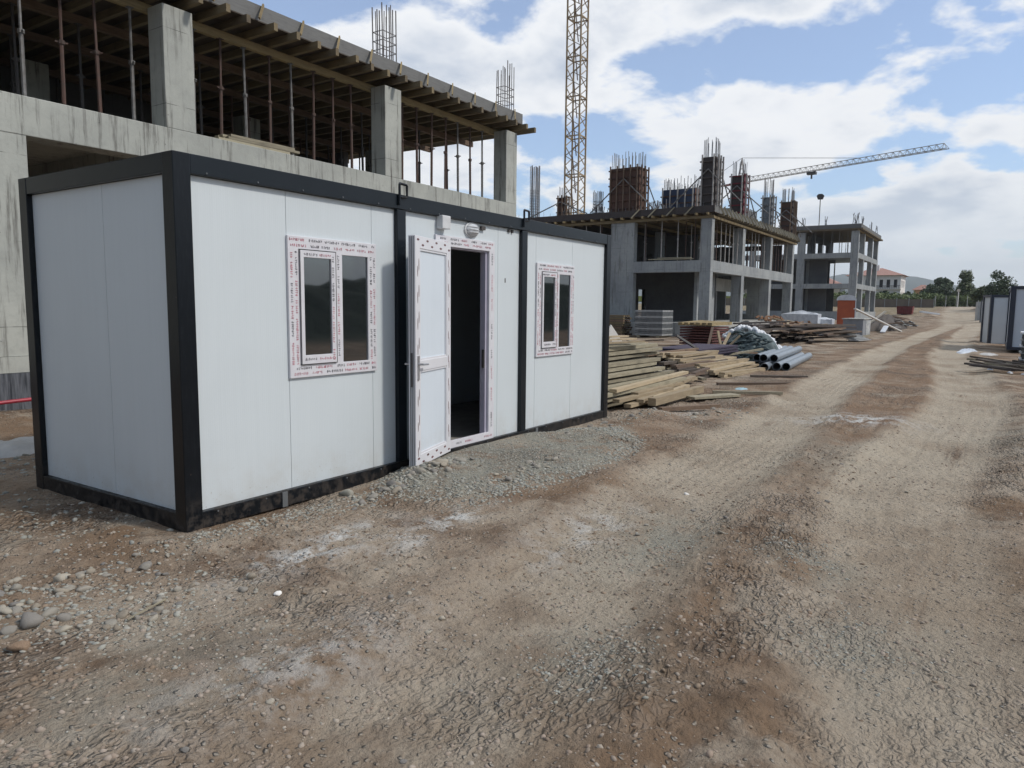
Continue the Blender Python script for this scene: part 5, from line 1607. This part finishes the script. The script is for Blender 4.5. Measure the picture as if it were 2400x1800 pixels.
# ------------------------------------------------------------------ vegetation and far buildings
def crown(t, name, cx, cy, z0, rx, ry, h, m, seed, n=2600, leaf=.28, clumps=16, shape='round'):
    R_ = np.random.RandomState(seed)
    cl = []
    for k in range(clumps):
        a = R_.uniform(0, 6.28); rr_ = R_.random_sample()**.5; zz = R_.uniform(.12, .95)
        w = math.sin(math.pi*min(.97, zz*.85+.12)) if shape == 'round' else (1.05-zz)
        cl.append((cx+rx*rr_*math.cos(a)*w*.85, cy+ry*rr_*math.sin(a)*w*.85, z0+h*zz, R_.uniform(.16, .34)*h*(.55+.45*w)))
    cos = []; per = n//clumps
    for (x, y, z, r) in cl:
        d = R_.normal(size=(per, 3)); d /= np.linalg.norm(d, axis=1)[:, None]; rad = r*np.power(R_.random_sample(per), .45)[:, None]
        c = np.array([x, y, z])+d*rad*np.array([1, 1, .8])
        u = R_.normal(size=(per, 3)); u /= np.linalg.norm(u, axis=1)[:, None]; v = np.cross(u, R_.normal(size=(per, 3))); v /= np.linalg.norm(v, axis=1)[:, None]
        s_ = leaf*R_.uniform(.5, 1.2, size=(per, 1))
        cos.append(np.stack([c-u*s_, c-v*s_*.6, c+u*s_, c+v*s_*.6], 1).reshape(-1, 3))
    co = np.concatenate(cos)-np.array(t.location if t is not None else (0, 0, 0)); nf = len(co)//4
    o = mesh_from(name, co, np.arange(nf*4).reshape(-1, 4), M[m])
    if t is not None: o.parent = t
    return o, cl


def tree(x, y, w, h, m, label, seed, shape='round', n=2600, clumps=16, leaf=.28):
    z = zt(x, y)
    t = thing('tree', label, 'tree', (x, y, z), 0)
    o, cl = crown(t, 'crown', x, y, z+h*.10, w/2, w/2, h*.9, m, seed, n, leaf, clumps, shape)
    mb = MB(); mb.tube((x, y, z-.2), (x, y, z+h*.5), .16, 7, .09)
    for (a, b, c, r) in cl[::3]: mb.tube((x, y, z+h*.25), (a, b, c), .06, 5, .02)
    mb.build('trunk', 'bark', t)


tree(180, 5.4, 6.2, 6.1, 'leaf', 'broad dark green tree beside the road end, left of the pointed one', 1, n=5200, clumps=26, leaf=.30)
tree(186, 12.6, 2.6, 3.0, 'leaf', 'small dark bush tree left of the small orange house', 4, n=1600, clumps=10)
tree(184, 8.0, 3.4, 4.6, 'leaf', 'slender dark tree touching the right side of the small orange house', 14, n=2400, clumps=14)
tree(173, 1.0, 4.6, 6.9, 'leaf2', 'pointed lighter green tree beyond the road end', 2, 'cone', n=3600, clumps=26)
tree(129, -4.6, 4.0, 5.4, 'leaf', 'loose crowned tree behind the right hand cabins', 3, n=2600, clumps=18, leaf=.22)
tree(134, -3.0, 4.5, 3.4, 'leaf2', 'low bushy tree left of the loose crowned tree', 6, n=2400, clumps=14)
tree(188, 17.0, 4, 3.6, 'leaf', 'small dark tree at the corner of the white villa', 7, n=2200, clumps=12)


def shrub_row(name, label, x, y0, y1, z, h, m, seed, n, deep=5.0):
    R_ = np.random.RandomState(seed); per = n
    Yy = R_.uniform(y0, y1, per); Xx = x+R_.uniform(-deep/2, deep/2, per)
    hh = h*(.72+.5*vnoise(Yy, Xx, 2.0, seed)+.3*vnoise(Yy, Xx, .8, seed+1)); Zz = height(Xx, Yy, False)+np.maximum(.05, hh)*np.power(R_.random_sample(per), .6)+z
    c = np.stack([Xx, Yy, Zz], -1)
    u = R_.normal(size=(per, 3)); u /= np.linalg.norm(u, axis=1)[:, None]; v = np.cross(u, R_.normal(size=(per, 3))); v /= np.linalg.norm(v, axis=1)[:, None]
    s_ = .26*R_.uniform(.5, 1.3, size=(per, 1))
    co = np.stack([c-u*s_, c-v*s_*.6, c+u*s_, c+v*s_*.6], 1).reshape(-1, 3)
    o = mesh_from(name, co, np.arange(per*4).reshape(-1, 4), M[m]); tag(o, label, 'shrubs', kind='stuff')


shrub_row('shrub_mass', 'low green scrub running beyond the boundary fence and villa garden', 172, 7, 46, .0, 3.0, 'shrub', 5, 18000, 8)
shrub_row('shrub_mass', 'dark scrub below the trees behind the wire fence at the road end', 166, -9, 9, .0, 2.7, 'shrub', 6, 14000, 6)
shrub_row('shrub_mass', 'green scrub behind the cabins at the right', 132, -26, -3.4, .0, 2.6, 'shrub', 7, 9000, 6)
shrub_row('dry_grass', 'dry grass on the bank between road and cabins', 112, -10, -3.6, .0, .5, 'shrub', 8, 5000, 34)
tag(MB().box(196, 240, 22, 90, 3.4, 4.9).build('field', 'field'), kind='structure')


def far_buildings():
    # villa with red roof
    X, Y0, Y1 = 188, 14.3, 25.4; z = 3.2
    t = thing('villa', 'white arcaded villa with red tiled roof beyond the site', 'house', (X, 18, z))
    holes = []
    for k in range(7):
        y = Y0+.7+k*1.5; holes += [(y, y+.75, z+.6, z+2.5), (y, y+.75, z+3.6, z+5.4)]
    MB().slab('x', X, X+.3, (Y0, Y1), (z-1, z+6.4), holes).build('front_wall', 'whitewall', t)
    MB().slab('y', Y0, Y0+.3, (X+.3, X+10), (z-1, z+6.4), [(X+1+k*2, X+1.9+k*2, z+3.6, z+5.2) for k in range(4)]+[(X+1+k*2, X+1.9+k*2, z+.8, z+2.5) for k in range(4)]).build('side_wall', 'whitewall', t)
    MB().box(X+.9, X+9.6, Y0+.9, Y1-.3, z-1, z+6.3).build('core', 'darkglass', t)
    MB().box(X-.35, X-.002, Y0-.1, Y1, z+2.9, z+3.25).build('balcony', 'cream', t)
    mb = MB()
    for k in range(30): mb.box(X-.33, X-.28, Y0+k*.37, Y0+k*.37+.05, z+3.25, z+3.95)
    mb.box(X-.36, X-.25, Y0, Y1, z+3.95, z+4.02); mb.build('balustrade', 'prop_dark', t)
    e = .8
    mb = MB(); a = [(X-e, Y0-e, z+6.4), (X+10+e, Y0-e, z+6.4), (X+10+e, Y1+e, z+6.4), (X-e, Y1+e, z+6.4), (X+5, Y0+4.5, z+8.3), (X+5, Y1-4.5, z+8.3)]
    mb.add(a, [(0, 1, 4), (1, 2, 5, 4), (2, 3, 5), (3, 0, 4, 5), (3, 2, 1, 0)]); rf = mb.build('roof', 'rooftile', t)
    MB().box(X+3, X+3.8, Y0+5, Y0+5.8, z+7, z+8.9).build('chimney', 'whitewall', rf)
    # second villa glimpsed through the far frame
    X, Y0, Y1 = 186, 27, 40; z = 3.0
    t = thing('villa', 'pale villa with red roof seen through the farthest concrete frame', 'house', (X, 33, z))
    MB().slab('x', X, X+.3, (Y0, Y1), (z-1, z+4.2), [(Y0+1.2+k*1.9, Y0+2.0+k*1.9, z+1.9, z+3.4) for k in range(6)]).build('front_wall', 'cream', t)
    MB().box(X+.8, X+8, Y0, Y1, z-1, z+4.15).build('core', 'darkglass', t)
    mb = MB(); a = [(X-e, Y0-e, z+4.2), (X+9, Y0-e, z+4.2), (X+9, Y1+e, z+4.2), (X-e, Y1+e, z+4.2), (X+4, Y0+3.5, z+6.4), (X+4, Y1-3.5, z+6.4)]
    mb.add(a, [(0, 1, 4), (1, 2, 5, 4), (2, 3, 5), (3, 0, 4, 5), (3, 2, 1, 0)]); mb.build('roof', 'rooftile', t)
    # small orange house
    X, Y0, Y1 = 192, 8.6, 11.8; z = 4.2
    t = thing('small_house', 'small orange house with pale pink roof half hidden by trees', 'house', (X, 10, z))
    MB().slab('x', X, X+.3, (Y0, Y1), (z-1, z+2.1), [(Y0+1, Y0+1.7, z+.6, z+1.6)]).box(X+.31, X+4, Y0, Y1, z-1, z+2.1).build('wall', 'orangewall', t)
    mb = MB(); a = [(X-.5, Y0-.5, z+2.1), (X+4.5, Y0-.5, z+2.1), (X+4.5, Y1+.5, z+2.1), (X-.5, Y1+.5, z+2.1), (X+2, Y0+1.2, z+3.3), (X+2, Y1-1.2, z+3.3)]
    mb.add(a, [(0, 1, 4), (1, 2, 5, 4), (2, 3, 5), (3, 0, 4, 5), (3, 2, 1, 0)]); mb.build('roof', 'rooftile', t)
    # boundary fence boards
    t = thing('boundary_fence', 'low brown board fence running across behind the red skip', 'fence', (150, 10, zt(150, 10)))
    ys = [5+i*2.0 for i in range(24)]
    for i in range(23):
        y = ys[i]; z = zt(150, y); z2 = zt(150, y+2)
        MB().add([(150, y+.04, z-.3), (150, y+1.96, z2-.3), (150, y+1.96, z2+1.5), (150, y+.04, z+1.5), (150.06, y+.04, z-.3), (150.06, y+1.96, z2-.3), (150.06, y+1.96, z2+1.5), (150.06, y+.04, z+1.5)],
                 [(0, 1, 2, 3), (7, 6, 5, 4), (0, 3, 7, 4), (1, 5, 6, 2), (3, 2, 6, 7), (0, 4, 5, 1)]).build('board_panel', 'fence', t)
        MB().box(149.93, 149.99, y-.05, y+.05, z-.3, z+1.75).build('post', 'conc_far', t)
    # wire fence posts at the road end
    t = thing('wire_fence', 'wire fence on pale posts crossing at the road end', 'fence', (160, 0, 2.4))
    mb = MB(); ws = MB(); prev = None
    for i in range(8):
        y = 5.4-i*1.75; z = zt(160, y)
        MB().box(159.94, 160.06, y-.06, y+.06, z-.2, z+2.1).build('post', 'conc_white', t)
        if prev is not None:
            for hh in (.5, 1.0, 1.5, 2.0): ws.beam((160, prev[0], prev[1]+hh), (160, y, z+hh), .02, .02)
        prev = (y, z)
    ws.build('wire', 'prop_grey', t)
    t = thing('marker_post', 'white post with a round head at the end of the road', 'post', (158, 1.6, zt(158, 1.6)))
    z = zt(158, 1.6)
    MB().tube((158, 1.6, z), (158, 1.6, z+2.9), .07, 6).build('pole', 'whitewall', t)
    MB().tube((157.9, 1.6, z+3.1), (158.0, 1.6, z+3.1), .3, 12).build('sign_head', 'cream', t)


far_buildings()


# ------------------------------------------------------------------ air
def haze():
    m = bpy.data.materials.new('air'); m.use_nodes = True
    t = NT(m.node_tree)
    v = t.n('ShaderNodeVolumePrincipled', {'Color': (.88, .94, 1.0, 1), 'Density': .0002, 'Anisotropy': .0})
    o_ = t.n('ShaderNodeOutputMaterial'); t.t.links.new(v.outputs[0], o_.inputs['Volume'])
    o = MB().box(-4700, 4750, -4700, 4700, -6.5, 230).build('haze', m)
    tag(o, kind='stuff'); o.display_type = 'WIRE'


haze()
